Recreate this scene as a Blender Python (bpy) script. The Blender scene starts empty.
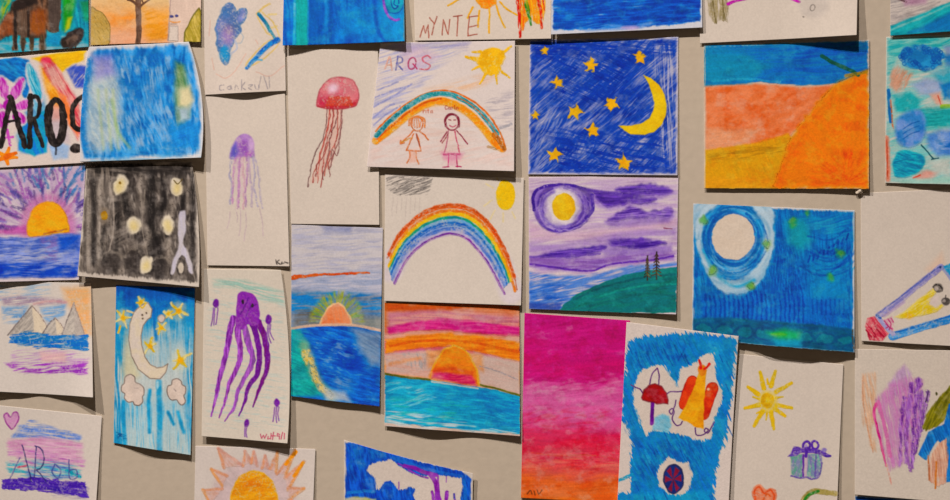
import bpy, math
import numpy as np

# ---------------------------------------------------------------- scale
# Everything hangs on one wall. The wall is ruled off in small units (U metres
# each); artwork outlines below are drawn in those wall units.
U = 0.0014
CX, CY, Z0 = 475.0, 250.0, 1.5
PAPER_REF = '#e5dbcc'            # bare paper in the colour lists below
PAPER_ALB = (0.68, 0.62, 0.565)   # its reflectance: warm, slightly yellowed stock
PIGMENT = 1.30                   # how strongly the children's paints are loaded
COL = bpy.context.scene.collection
BACK = (0.80, 0.77, 0.72)

def lin(c):
    c = np.asarray(c, dtype=np.float64)
    return np.where(c <= 0.04045, c/12.92, ((c+0.055)/1.055)**2.4)

def hx(s):
    s = s.lstrip('#')
    return np.array([int(s[i:i+2], 16)/255.0 for i in (0, 2, 4)])

def albedo(rgb):
    r = lin(np.clip(rgb, 0, 1))/lin(hx(PAPER_REF))       # relative to bare paper
    lum = (r*np.array([0.3, 0.6, 0.1])).sum(-1, keepdims=True)
    sat = (r.max(-1, keepdims=True)-r.min(-1, keepdims=True))/(r.max(-1, keepdims=True)+1e-6)
    q = lum+(1+(PIGMENT-1)*sat**1.5)*(r-lum)
    q = np.maximum(q, 0.15*r)
    return np.clip(q*np.array(PAPER_ALB), 0.002, 0.93)

# ---------------------------------------------------------------- noise
def _hash(ix, iy, seed):
    h = (ix*374761393 + iy*668265263 + seed*974634777) & 0xffffffff
    h = ((h ^ (h >> 13))*1274126177) & 0xffffffff
    h = ((h ^ (h >> 16))*2246822519) & 0xffffffff
    return ((h ^ (h >> 15)) & 0xffffff)/float(0xffffff)

def vnoise(x, y, seed):
    fx, fy = np.floor(x), np.floor(y)
    ix, iy = fx.astype(np.int64), fy.astype(np.int64)
    tx, ty = x-fx, y-fy
    tx = tx*tx*(3-2*tx); ty = ty*ty*(3-2*ty)
    a = _hash(ix, iy, seed); b = _hash(ix+1, iy, seed)
    c = _hash(ix, iy+1, seed); d = _hash(ix+1, iy+1, seed)
    return (a*(1-tx)+b*tx)*(1-ty) + (c*(1-tx)+d*tx)*ty

def fbm(x, y, seed, octs=3):
    s = 0; a = 1.0; t = 0
    for o in range(octs):
        s = s + a*vnoise(x*(2**o)+17.3*o, y*(2**o)-9.1*o, seed+o*31); t += a; a *= 0.55
    return s/t

def sst(a, b, x):
    t = np.clip((x-a)/(b-a), 0, 1)
    return t*t*(3-2*t)

def curve(pts, closed=False, n=8):
    P = [np.array(p, float) for p in pts]
    N = len(P); out = []
    rng = N if closed else N-1
    for i in range(rng):
        if closed:
            p0, p1, p2, p3 = P[(i-1) % N], P[i], P[(i+1) % N], P[(i+2) % N]
        else:
            p1, p2 = P[i], P[i+1]
            p0 = P[i-1] if i > 0 else 2*p1-p2
            p3 = P[i+2] if i+2 < N else 2*p2-p1
        for k in range(n):
            t = k/n
            out.append(0.5*((2*p1)+(-p0+p2)*t+(2*p0-5*p1+4*p2-p3)*t*t+(-p0+3*p1-3*p2+p3)*t**3))
    if not closed: out.append(P[-1])
    return [tuple(q) for q in out]

def ring(cx, cy, rx, ry, rot=0, n=28, a0=0, a1=360):
    r = math.radians(rot); out = []
    full = abs(a1-a0) >= 360
    for k in range(n if full else n+1):
        t = math.radians(a0+(a1-a0)*k/n)
        x, y = rx*math.cos(t), ry*math.sin(t)
        out.append((cx+x*math.cos(r)-y*math.sin(r), cy+x*math.sin(r)+y*math.cos(r)))
    return out

def star(cx, cy, r, rot=-90, inner=0.48, n=5, sq=1.0):
    out = []
    for k in range(2*n):
        t = math.radians(rot+180*k/n)
        q = r if k % 2 == 0 else r*inner
        out.append((cx+q*math.cos(t)*sq, cy+q*math.sin(t)))
    return out

# ---------------------------------------------------------------- materials
def make_mat(name, rough, spec, bump, grain_scale, attr=True, base=None, tone=0.05):
    m = bpy.data.materials.new(name); m.use_nodes = True
    nt = m.node_tree; N = nt.nodes; L = nt.links
    b = N['Principled BSDF']
    b.inputs['Roughness'].default_value = rough
    b.inputs['Specular IOR Level'].default_value = spec
    tc = N.new('ShaderNodeTexCoord')
    ns = N.new('ShaderNodeTexNoise'); ns.inputs['Scale'].default_value = grain_scale
    ns.inputs['Detail'].default_value = 4
    L.new(tc.outputs['Object'], ns.inputs['Vector'])
    mr = N.new('ShaderNodeMapRange')
    mr.inputs['From Min'].default_value = 0.3; mr.inputs['From Max'].default_value = 0.7
    mr.inputs['To Min'].default_value = 1-tone; mr.inputs['To Max'].default_value = 1+tone
    L.new(ns.outputs['Fac'], mr.inputs['Value'])
    mx = N.new('ShaderNodeVectorMath'); mx.operation = 'SCALE'
    if attr:
        at = N.new('ShaderNodeAttribute'); at.attribute_name = 'pigment'
        L.new(at.outputs['Color'], mx.inputs[0])
    else:
        mx.inputs[0].default_value = base
    L.new(mr.outputs['Result'], mx.inputs['Scale'])
    L.new(mx.outputs['Vector'], b.inputs['Base Color'])
    bp = N.new('ShaderNodeBump'); bp.inputs['Strength'].default_value = bump
    bp.inputs['Distance'].default_value = 0.0006
    L.new(ns.outputs['Fac'], bp.inputs['Height']); L.new(bp.outputs['Normal'], b.inputs['Normal'])
    return m

M_PAPER = make_mat('drawing_paper', 0.85, 0.1, 0.12, 420, tone=0.015)
M_WATER = make_mat('watercolour_on_paper', 0.7, 0.12, 0.25, 380, tone=0.04)
M_PAINT = make_mat('pigment_layer', 0.66, 0.13, 0.25, 380, tone=0.04)

# ---------------------------------------------------------------- sheets
SHEETS = []
CELL = 0.5

class Sheet:
    """A sheet of paper hung on the wall, painted vertex by vertex."""
    def __init__(self, name, label, cat, quad, mids=None, lift=(3, 4, 4), top=(0, 0, 0),
                 rc=1.5, lc=0.0, pw=1.7, layer=0, paper='#e3d9cb', water=True, seed=None, mott=1.0):
        self.name, self.label, self.cat = name, label, cat
        self.seed = seed if seed is not None else 101+len(SHEETS)*57
        self.k = 0; self.water = water; self.mott = mott
        TL, TR, BR, BL = [np.array(p, float) for p in quad]
        W = max(np.linalg.norm(TR-TL), np.linalg.norm(BR-BL)); H = max(np.linalg.norm(BL-TL), np.linalg.norm(BR-TR))
        nx, ny = int(W/CELL)+1, int(H/CELL)+1
        u = np.linspace(0, 1, nx)[None, :]; v = np.linspace(0, 1, ny)[:, None]
        mids = mids or {}
        def edge(a, b, key, t):
            p = a[:, None, None]*(1-t)+b[:, None, None]*t
            if key in mids:
                d = np.array(mids[key], float)[:, None, None]
                p = p + d*4*t*(1-t)
            return p
        T = edge(TL, TR, 't', u); B = edge(BL, BR, 'b', u); Lf = edge(TL, BL, 'l', v); R = edge(TR, BR, 'r', v)
        c = lambda p: p[:, None, None]
        P = (1-v)*T+v*B+(1-u)*Lf+u*R-((1-u)*(1-v)*c(TL)+u*(1-v)*c(TR)+u*v*c(BR)+(1-u)*v*c(BL))
        self.X, self.Y = P[0], P[1]
        # a hand-trimmed edge is never ruler straight
        def prof(vals, t):
            vals = list(vals); n = len(vals)-1
            i = np.clip((t*n).astype(int), 0, n-1); f = t*n-i; f = f*f*(3-2*f)
            a = np.array(vals)
            return a[i]*(1-f)+a[i+1]*f
        z = 0.7+1.1*layer + prof(lift, u)*v**pw + prof(top, u)*(1-v)**2.5
        z = z + rc*u**5*(0.35+0.65*v) + lc*(1-u)**5*(0.35+0.65*v)
        z = z + 0.35*np.sin(u*5+self.seed)*np.sin(v*4+self.seed*1.7)*np.minimum(1, 4*v)
        self.Zl = np.maximum(z, 0.5)+0*self.X
        self.C = np.empty(self.X.shape+(3,)); self.C[:] = hx(paper)
        self.paper = hx(paper)
        self.C *= (1+0.02*(fbm(self.X/14, self.Y/14, self.seed)-0.5))[..., None]
        self.parts = {}
        self.q = (TL, TR, BR, BL)
        SHEETS.append(self)

    def _s(self, seed=None):
        self.k += 1
        return (self.seed*13+self.k*7) if seed is None else seed

    def _sub(self, pts, m):
        x0 = min(p[0] for p in pts)-m; x1 = max(p[0] for p in pts)+m
        y0 = min(p[1] for p in pts)-m; y1 = max(p[1] for p in pts)+m
        k = (self.X >= x0) & (self.X <= x1) & (self.Y >= y0) & (self.Y <= y1)
        if not k.any(): return None
        r = np.where(k.any(1))[0]; c = np.where(k.any(0))[0]
        return slice(r[0], r[-1]+1), slice(c[0], c[-1]+1)

    def _streak(self, X, Y, st, sd):
        if st is None: return fbm(X/9, Y/9, sd, 4)
        if st[0] == 'p':                                  # strokes radiating from a point
            _, cx, cy, L, Wd = st
            th = np.degrees(np.arctan2(Y-cy, X-cx)); r = np.hypot(X-cx, Y-cy)
            return 0.65*fbm(r/L, th/Wd+300, sd, 2)+0.35*vnoise(r/L*2, th/Wd*2.7, sd+5)
        a = math.radians(st[0]); L, W = st[1], st[2]
        s = X*math.cos(a)+Y*math.sin(a); t = -X*math.sin(a)+Y*math.cos(a)
        t = t+1.6*W*(fbm(s/(L*1.4), t/(W*6), sd+77, 2)-0.5)
        return 0.62*fbm(s/L, t/W, sd, 2)+0.38*vnoise(s/L*1.7, t/W*2.6, sd+9)

    def _blend(self, sl, al, col, X, Y, st, lo, hi, var, col2, part, sd, mode):
        n = self._streak(X, Y, st, sd)
        if lo is not None: al = al*sst(lo-0.05, hi+0.09, n)
        n2 = self._streak(X, Y, st, sd+401)
        c = hx(col)[None, None, :]+0*X[..., None]
        if col2 is not None:
            t = sst(0.34, 0.66, n2)[..., None]
            c = c*(1-t)+hx(col2)*t
        c = c*(1+var*2*(n2-0.5))[..., None]
        old = self.C[sl]
        if mode == 'mul': c = old*np.clip(c, 0, 1)
        self.C[sl] = old*(1-al[..., None])+np.clip(c, 0, 1)*al[..., None]
        if part:
            if part not in self.parts: self.parts[part] = np.zeros(self.X.shape)
            self.parts[part][sl] = np.maximum(self.parts[part][sl], al)
            for k2, m2 in self.parts.items():            # fresh paint covers what lay there
                if k2 != part: m2[sl] = np.minimum(m2[sl], 1-al)

    def _warp(self, X, Y, wob, ws, sd):
        if not wob: return X, Y
        return X+wob*2*(fbm(X/ws, Y/ws, sd+1, 2)-0.5), Y+wob*2*(fbm(X/ws, Y/ws, sd+2, 2)-0.5)

    def fill(self, pts, col, a=1.0, soft=0.8, wob=0.8, ws=6, st=None, lo=None, hi=None, var=0.1,
             col2=None, part=None, smooth=False, mode='over', rag=0, rst=None, edge=None, ea=0.5, ew=1.2):
        if smooth: pts = curve(pts, True, 6)
        sl = self._sub(pts, soft+wob+rag+2)
        if sl is None: return
        sd = self._s(); X0, Y0 = self.X[sl], self.Y[sl]
        X, Y = self._warp(X0, Y0, wob, ws, sd)
        d2 = np.full(X.shape, 1e12); ins = np.zeros(X.shape, bool)
        n = len(pts)
        for i in range(n):
            ax, ay = pts[i]; bx, by = pts[(i+1) % n]
            ex, ey = bx-ax, by-ay; L2 = ex*ex+ey*ey+1e-9
            t = np.clip(((X-ax)*ex+(Y-ay)*ey)/L2, 0, 1)
            d2 = np.minimum(d2, (X-ax-t*ex)**2+(Y-ay-t*ey)**2)
            if ay != by:
                ins ^= ((ay > Y) != (by > Y)) & (X < (bx-ax)*(Y-ay)/(by-ay)+ax)
        d = np.sqrt(d2); d = np.where(ins, -d, d)
        if rag: d = d+rag*2*(self._streak(X0, Y0, rst or st, sd+55)-0.5)
        al = a*sst(soft, -soft, d)
        self._blend(sl, al, col, X0, Y0, st, lo, hi, var, col2, part, sd, mode)
        if edge is not None:
            al = ea*sst(ew, ew*0.3, np.abs(d))
            self._blend(sl, al, edge, X0, Y0, None, None, None, 0.08, None, None, sd, 'over')

    def ell(self, cx, cy, rx, ry, col, rot=0, **k):
        self.fill(ring(cx, cy, rx, ry, rot), col, **k)

    def line(self, pts, w, col, a=1.0, soft=0.6, wob=0.5, ws=5, st=None, lo=None, hi=None, var=0.1,
             col2=None, part=None, smooth=True, w1=None, mode='over', dry=0, tp=1.0):
        if smooth and len(pts) > 2: pts = curve(pts, False, 6)
        w1 = w if w1 is None else w1
        sl = self._sub(pts, max(w, w1)/2+soft+wob+1.5)
        if sl is None: return
        sd = self._s(); X0, Y0 = self.X[sl], self.Y[sl]
        X, Y = self._warp(X0, Y0, wob, ws, sd)
        best = np.full(X.shape, 1e9); n = len(pts)-1
        for i in range(n):
            ax, ay = pts[i]; bx, by = pts[i+1]
            ex, ey = bx-ax, by-ay; L2 = ex*ex+ey*ey+1e-9
            t = np.clip(((X-ax)*ex+(Y-ay)*ey)/L2, 0, 1)
            wd = (w+(w1-w)*((i+t)/n)**tp)/2
            best = np.minimum(best, np.hypot(X-ax-t*ex, Y-ay-t*ey)-wd)
        al = a*sst(soft, -soft, best)
        if dry: al = al*sst(dry-0.25, dry+0.2, fbm(X0/1.6, Y0/1.6, sd+3, 2))
        self._blend(sl, al, col, X0, Y0, st, lo, hi, var, col2, part, sd, mode)

    def grad(self, stops, ang=0, warp=6, wscale=40, st=(0, 40, 3), var=0.12, a=1.0, jit=0.0):
        """colour stops along y (or along a turned axis), with bleeding between them"""
        sd = self._s(); X, Y = self.X, self.Y
        r = math.radians(ang)
        t = Y*math.cos(r)-X*math.sin(r)
        t = t+warp*2*(fbm(X/wscale, Y/wscale*1.6, sd, 3)-0.5)
        n = self._streak(X, Y, st, sd+3)
        t = t+jit*2*(n-0.5)
        ys = [s[0] for s in stops]; cs = np.array([hx(s[1]) for s in stops])
        c = np.stack([np.interp(t, ys, cs[:, i]) for i in range(3)], -1)
        c = np.clip(c*(1+var*2*(n-0.5))[..., None], 0, 1)
        self.C = self.C*(1-a)+c*a

    def wash(self, col, a=1.0, st=None, lo=None, hi=None, var=0.1, col2=None, inset=-50, rag=0, soft=1.0, rst=None):
        """colour over the whole sheet, optionally kept in from the edges"""
        TL, TR, BR, BL = self.q
        c = (TL+TR+BR+BL)/4
        pts = []
        for p in self.q:
            pts.append((p[0]-inset*np.sign(p[0]-c[0]), p[1]-inset*np.sign(p[1]-c[1])))
        self.fill(pts, col, a=a, st=st, lo=lo, hi=hi, var=var, col2=col2, rag=rag, soft=soft, wob=0.6, rst=rst)

    def text(self, strokes, w, col, **k):
        for s in strokes: self.line(s, w, col, **k)

    # ------------------------------------------------------------ mesh
    def build(self):
        ny, nx = self.X.shape
        # slight tidy of pigment into paper grain
        X, Y, sd = self.X, self.Y, self.seed
        away = np.clip(np.abs(self.C-self.paper).sum(-1)/0.5, 0, 1)     # how much paint lies here
        if self.water:                                                # pools and back-runs of a wet brush
            m = self.mott*away
            n1 = 0.7*fbm(X/10, Y/8, sd+61, 2)+0.3*fbm(X/2.6, Y/2.2, sd+62, 2)
            n2 = 0.7*fbm(X/13, Y/9, sd+63, 2)+0.3*fbm(X/3, Y/2.2, sd+64, 2)
            self.C = self.C+(hx('#e8e0d6')-self.C)*(0.20*m*sst(0.48, 0.76, n1))[..., None]
            self.C = self.C*(1-(0.30*m*sst(0.46, 0.76, n2))[..., None]*(1-self.C))
        else:                                                         # tooth of the paper under pencil and crayon
            t = sst(0.46, 0.74, 0.6*fbm(X/1.5, Y/1.5, sd+65, 2)+0.4*fbm(X/5, Y/5, sd+66, 2))
            self.C = self.C+(self.paper-self.C)*(0.42*self.mott*away*t)[..., None]
        g = fbm(self.X/1.3, self.Y/1.3, self.seed+5, 2)
        dark = 1-self.C.mean(-1)
        self.C = np.clip(self.C*(1+(0.10*dark+0.015)*2*(g-0.5))[..., None], 0, 1)
        alb = albedo(self.C)
        wx = (self.X-CX)*U; wz = Z0+(CY-self.Y)*U; wy = -self.Zl*0.001
        ox, oz = float(wx[0].mean()), float(wz[0].mean())
        front = np.stack([wx-ox, wy, wz-oz], -1).reshape(-1, 3)
        idx = np.arange(nx*ny).reshape(ny, nx)
        q = np.stack([idx[:-1, :-1], idx[1:, :-1], idx[1:, 1:], idx[:-1, 1:]], -1).reshape(-1, 4)
        loop = np.concatenate([idx[0, :-1], idx[:-1, -1], idx[-1, :0:-1], idx[:0:-1, 0]])
        th = 0.00035
        rim = front[loop]+np.array([0, th, 0])
        nb = len(loop); r0 = nx*ny
        ri = r0+np.arange(nb)
        rq = np.stack([loop, np.roll(loop, -1), np.roll(ri, -1), ri], -1)
        jj = np.unique(np.linspace(0, ny-1, max(16, ny//4)).astype(int)); ii = np.unique(np.linspace(0, nx-1, max(16, nx//4)).astype(int))
        bk = idx[np.ix_(jj, ii)]
        back = front[bk.reshape(-1)]+np.array([0, th, 0])
        b0 = r0+nb
        bi = b0+np.arange(bk.size).reshape(bk.shape)
        bq = np.stack([bi[:-1, :-1], bi[:-1, 1:], bi[1:, 1:], bi[1:, :-1]], -1).reshape(-1, 4)
        verts = np.concatenate([front, rim, back]); faces = np.concatenate([q, rq, bq])
        cols = np.empty((len(verts), 4)); cols[:, 3] = 1
        cols[:r0, :3] = alb.reshape(-1, 3); cols[r0:, :3] = BACK
        ob = mesh_object(self.name, verts, faces, cols, M_WATER if self.water else M_PAPER)
        ob.location = (ox, 0, oz)
        ob['label'] = self.label; ob['category'] = self.cat; ob['group'] = "children's pictures pinned to the wall"
        for key, mask in self.parts.items():
            m = mask.reshape(-1) > 0.42
            fk = m[q].sum(1) >= 3
            if fk.sum() < 6: continue
            pf = q[fk]; used = np.unique(pf)
            remap = np.full(nx*ny, -1); remap[used] = np.arange(len(used))
            pv = front[used]+np.array([0, -0.00012, 0])
            nm, _, lab = key.partition('|')
            nm = nm.split('#')[0]
            c4 = np.ones((len(used), 4)); c4[:, :3] = alb.reshape(-1, 3)[used]
            po = mesh_object(nm, pv, remap[pf], c4, M_PAINT)
            po.parent = ob
            if lab: po['label'] = lab
        return ob

def mesh_object(name, verts, faces, cols, mat):
    me = bpy.data.meshes.new(name)
    nv, nf = len(verts), len(faces)
    me.vertices.add(nv); me.vertices.foreach_set('co', np.ascontiguousarray(verts, dtype=np.float32).ravel())
    me.loops.add(nf*4); me.loops.foreach_set('vertex_index', np.ascontiguousarray(faces, dtype=np.int32).ravel())
    me.polygons.add(nf); me.polygons.foreach_set('loop_start', np.arange(nf, dtype=np.int32)*4)
    me.polygons.foreach_set('use_smooth', np.ones(nf, bool))
    me.update(calc_edges=True); me.validate()
    at = me.color_attributes.new('pigment', 'FLOAT_COLOR', 'POINT')
    at.data.foreach_set('color', np.ascontiguousarray(cols, dtype=np.float32).ravel())
    me.materials.append(mat)
    ob = bpy.data.objects.new(name, me); COL.objects.link(ob)
    return ob

# ================================================================ PICTURES
W = '#e6dccd'      # drawing paper as lit

# ---- brown animals on teal, top left corner
s = Sheet('animal_painting', 'brown animals on teal ground, painting cut off by the top left corner', 'painting',
          [(-30, -95), (88, -100), (89, 47), (-30, 56)], lift=(2, 3, 2))
s.wash('#1b8eae', st=(80, 16, 4), col2='#2aa2b4', var=0.2)
s.fill([(0, -5), (14, -5), (8, 12), (0, 22)], '#3a9a78', col2='#8aa83a', st=(110, 12, 3), soft=3)
s.fill([(62, -4), (76, -4), (74, 12), (70, 26), (63, 30)], '#3f9a3f', st=(110, 12, 3), soft=3, var=0.25)
s.fill([(68, 18), (73, 17), (70, 28), (65, 32), (66, 24)], '#b9c233', soft=2)
s.fill([(80, 2), (90, 0), (90, 22), (84, 20)], '#1d9a70', soft=3, st=(80, 10, 3))
s.fill([(-30, 43), (46, 40), (60, 34), (90, 44), (90, 50), (-30, 58)], '#a6c8cf', a=0.8, soft=3, st=(0, 14, 3), col2='#5aaec2')
s.fill([(46, 33), (62, 32), (60, 45), (46, 46)], '#35a0c8', soft=2, st=(0, 8, 3))
p = 'painted_animal#a'
body = [(-10, 34), (0, 26), (8, 14), (14, 2), (30, -6), (62, -6), (60, 20), (59, 31), (52, 33), (46, 30), (45, 50), (40.5, 50), (39.5, 38), (35, 38),
        (34, 49), (30, 49), (29.5, 38), (25.5, 38), (25, 49), (21, 49), (20.5, 36), (17.5, 36), (17, 51), (13, 51), (12.5, 36), (6, 37), (0, 40), (-10, 42)]
s.fill(body, '#4a372c', st=(85, 14, 3), var=0.4, col2='#6d503c', part=p, wob=1.6, soft=1.4)
s.fill([(0, 24), (8, 12), (14, 16), (13, 34), (5, 36), (-8, 38)], '#94593a', st=(85, 12, 3), soft=3, var=0.25, part=p)
s.fill([(31, 12), (38, 8), (46, 10), (48, 22), (45, 33), (38, 36), (31, 33), (29, 24)], '#a05e34', col2='#8a5236', soft=3.5, st=(80, 8, 3), part=p, var=.2)
s.fill([(12, 2), (34, -6), (38, 3), (20, 10), (12, 10)], '#2b1f1b', soft=2, st=(0, 8, 3), part=p)
s.fill([(17, 12), (27, 10), (28, 34), (16, 34)], '#7a6656', a=.8, soft=2, st=(88, 14, 2), col2='#5a4638', part=p)
s.line([(28, 12), (29, 36)], 2.5, '#33251e', part=p); s.line([(15, 10), (16, 48)], 3, '#2c211c', part=p)
s.fill([(48, -5), (61, -5), (60, 20), (58, 31), (52, 32), (49, 22)], '#63534a', st=(88, 18, 2), var=0.4, part=p, col2='#463a34')
for x, y in ((23, 44), (32, 43), (42.5, 43)): s.line([(x, y-6), (x, y+6)], 3.2, '#4a3a2a', col2='#6b5a38', part=p)
p = 'painted_animal#b'
s.ell(73, 38.5, 13.5, 7.6, '#2b2120', rot=-35, part=p, wob=1.8, soft=1.4)
s.ell(71.5, 40, 8.5, 3.6, '#4d3c34', rot=-32, col2='#6a564a', part=p, soft=1.8)
s.fill([(62, 40), (66, 41), (68, 46), (64, 47)], '#33281f', part=p)
for x in (65, 70, 76): s.line([(x, 43), (x-.5, 47)], 1.6, '#33281f', part=p)

# ---- tree at sunset
s = Sheet('tree_painting', 'orange sunset painting with a bare brown tree and olive bushes at the top edge', 'painting',
          [(92, -90), (202, -92), (201, 42), (91, 45)], lift=(2, 3, 3), paper='#ead8c0')
s.grad([(-90, '#e8d0a0'), (0, '#eecb94'), (14, '#f1bf86'), (24, '#eeb57c'), (34, '#efb58c'), (44, '#eeb895')], st=(-8, 26, 4), var=0.05)
s.fill([(142, 8), (169, 12), (169, 40), (150, 42), (143, 36)], '#eda345', a=.85, soft=6, st=(-15, 20, 4), col2='#f0b060')
s.fill([(110, 16), (134, 12), (134, 22), (112, 24)], '#f0a55c', a=.6, soft=5, st=(-5, 18, 4))
s.fill([(170, -95), (205, -95), (205, 46), (169, 46)], '#e8cfbc', soft=1.5, st=(85, 20, 4), var=0.05)
s.line([(171, -10), (169.5, 20), (168, 41)], 0.9, '#b09a94')
p = 'painted_bush#a'
s.fill([(90, 10), (97, 10), (104, 14), (109, 24), (110, 36), (108, 44), (90, 46)], '#d3b873', part=p, smooth=True, edge='#8d7a45', ea=.6, ew=1, col2='#c8ab68', st=(70, 8, 2), var=0.15)
for i in range(9): s.line([(94+i*1.6, 16+(i*7) % 22), (96+i*1.6, 19+(i*7) % 22)], .8, '#9a8548', a=.6)
p = 'painted_bush#b'
s.fill([(184, 42), (185, 33), (190, 22), (195, 13), (199, 8), (201, 12), (201, 43)], '#b7a54e', part=p, edge='#6f6a2a', ea=.8, col2='#cdb868', st=(75, 10, 2), var=.15)
p = 'painted_tree'
s.line([(137.5, -20), (138.5, 10), (139, 30), (138, 45)], 6, '#6e5140', w1=5.2, part=p, st=(88, 10, 2), var=.25)
s.line([(139, 8), (143, 4), (150, -1)], 2.6, '#6a4a38', w1=1.6, part=p); s.line([(137, 5), (132, 1), (128, 0)], 2.2, '#6a4a38', part=p)
s.line([(143, 3), (141, -3)], 1.5, '#6a4a38', part=p)
s.fill([(169.5, 26), (178, 26), (178, 41), (169, 41)], '#e6d9cb', edge='#a89a94', ew=.9, part='painted_figure')
for x, y in ((171.5, 16.5), (176.5, 16)): s.ell(x, y, 1.8, 1.5, '#4a4a86', part='painted_figure')
s.line([(169, 21), (174, 22.5), (180, 21.5)], 1.6, '#e2a468', dry=.4); s.line([(171, 24), (177, 24)], .9, '#a89a94')

# ---- AROS in black letters over flowers
s = Sheet('lettered_flower_painting', 'bright flower painting with big black hand-painted letters, left edge', 'painting',
          [(-45, 63), (100, 48), (102, 162), (-40, 170)], lift=(2, 2, 2), paper='#e9dcd2')
s.fill([(-20, 62), (15, 57), (29, 60), (33, 70), (30, 88), (26, 100), (16, 84), (6, 78), (-20, 82)], '#1d70c2', st=(30, 10, 4), col2='#2a8ace', var=.2, soft=1.5)
s.fill([(32, 58), (60, 53), (86, 50), (83, 60), (72, 64), (62, 72), (50, 60), (40, 62)], '#f6c928', st=(-15, 16, 4), soft=2)
s.fill([(66, 70), (76, 64), (86, 66), (86, 88), (76, 88)], '#4a5fc4', st=(-45, 10, 3), lo=.25, hi=.5, soft=2)
s.fill([(40, 66), (52, 70), (62, 90), (68, 110), (54, 108), (46, 92)], '#f2a544', col2='#f5bb60', soft=3, st=(60, 14, 4))
s.fill([(26, 98), (44, 96), (50, 128), (40, 150), (22, 152), (16, 136), (24, 120)], '#3a90d4', a=.7, soft=4, st=(60, 12, 4), col2='#5ab4dc')
s.fill([(40, 62), (48, 58), (56, 64), (66, 82), (78, 100), (82, 130), (78, 140), (70, 122), (58, 92), (46, 74)], '#d9505c', soft=2.6, st=(60, 18, 3), col2='#ea9a90', var=.15)
s.fill([(46, 70), (54, 66), (66, 84), (64, 92), (52, 84)], '#ecc4b4', a=.75, soft=3)
s.fill([(48, 112), (66, 112), (70, 142), (50, 146)], '#c9b8c8', a=.6, soft=4)
s.fill([(50, 104), (64, 104), (63, 120), (52, 120)], '#e8a090', a=.7, soft=4)
s.fill([(58, 92), (66, 96), (76, 122), (78, 136), (68, 124)], '#ee8a58', soft=2)
s.ell(34.5, 83, 7, 22, '#e2dce4', rot=-18, soft=1.4)
s.ell(34, 82, 5.2, 19, '#45aed0', rot=-18, st=(70, 10, 2), col2='#8ccfe0', soft=1.4)
s.fill([(18, 150), (22, 128), (34, 116), (46, 110), (48, 130), (47, 152), (34, 156)], '#27aed2', col2='#2a7fd0', soft=2, st=(60, 9, 4), var=.18)
s.fill([(48, 146), (60, 142), (70, 146), (68, 158), (54, 160)], '#a8c4e6', soft=2.5)
s.ell(46, 60, 5, 3.5, '#e4536a', soft=2)
p = 'painted_flower'
for cx, cy, rx, ry, r in ((3.5, 88, 5, 12, -20), (17, 89, 4.5, 12, 28), (23, 105, 9, 4.5, -15), (19, 118, 7, 5, 35), (-4, 106, 8, 4, 10), (3, 120, 6, 9, 25)):
    s.ell(cx, cy, rx+2.2, ry+2.2, '#ecdde0', rot=r, a=.8, soft=1.4)
    s.ell(cx, cy, rx, ry, '#c23fb4', rot=r, part=p, st=(80, 8, 2), col2='#d880cc', wob=1.8, soft=1.4)
s.ell(9, 105, 6, 6, '#b030a8', part=p)
s.line([(7, 130), (10, 145)], 3, '#cc58c0', dry=.3); s.line([(4, 138), (13, 137)], 2.5, '#cc58c0', dry=.3)
for a in (10, 80, 150, 215, 285, 340):
    t = math.radians(a); s.line([(6, 157), (6+11*math.cos(t), 156+8*math.sin(t))], 6, '#ef7d1c', w1=3, col2='#f59a3a', part='painted_splash')
p = 'painted_lettering'
K = dict(part=p, st=(80, 8, 2), var=.3, col2='#2c2422', wob=.9)
blk = '#171112'
s.line([(1, 146), (6, 120), (11, 98)], 5.2, blk, **K); s.line([(10, 97), (17, 120), (25, 146)], 5.6, blk, **K); s.line([(4, 122), (20, 119)], 2.4, blk, **K)
s.line([(30.5, 96), (30, 120), (29.5, 147)], 5.4, blk, **K); s.line([(29, 98), (37, 97), (40, 106), (37, 116), (30, 120)], 4, blk, **K); s.line([(33, 119), (38, 132), (43, 146)], 4.2, blk, **K)
s.line(ring(56, 122, 8.5, 22), 5.6, blk, **K); s.line([(49, 108), (48, 122), (52, 140)], 8, blk, **K); s.line([(62, 106), (63, 124), (59, 140)], 6, blk, **K); s.line([(56, 140), (56, 154)], 2.4, blk, a=.6)
s.line([(90, 97), (80, 98), (73, 107), (72, 120), (77, 129), (90, 130)], 5, blk, **K)
s.ell(76, 148, 6, 5, blk, **K)

# ---- blue wash, rounded corners
s = Sheet('blue_wash_painting', 'loose blue watercolour wash with pale patches, overlapping the black lettered painting', 'painting',
          [(89, 47), (189, 42), (202, 158), (81, 162)], mids={'r': (7, 0), 'l': (-3, 0)}, lift=(3, 5, 5), rc=6, lc=2, layer=2, paper='#dfe0e2')
s.fill([(92, 58), (98, 50), (130, 49), (180, 45), (190, 50), (197, 80), (201, 120), (199, 150), (190, 155), (150, 156), (92, 159), (84, 152), (81, 120), (85, 84)], '#2e7fcc', st=(82, 16, 5), var=.2, col2='#5a9fda', rag=2.4, soft=2.5, smooth=True)
s.fill([(88, 60), (196, 52), (200, 150), (86, 156)], '#a4c8e6', a=.65, st=(78, 12, 4), lo=.5, hi=.62, soft=6)
s.fill([(112, 52), (180, 50), (190, 80), (150, 100), (116, 92)], '#1c68ba', a=.6, st=(84, 14, 6), lo=.42, hi=.6, soft=7)
s.fill([(96, 60), (112, 62), (122, 90), (120, 140), (96, 152), (86, 138), (88, 90)], '#b2cad6', a=.92, soft=7, st=(60, 12, 4), col2='#c6d4d2', var=.08)
s.fill([(92, 56), (112, 54), (116, 74), (96, 80)], '#9d97d8', a=.75, soft=6, st=(40, 10, 3))
for x in (98, 106, 113): s.line([(x, 90), (x+6, 150)], 2.4, '#b9cf9a', a=.6, soft=2)
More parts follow.
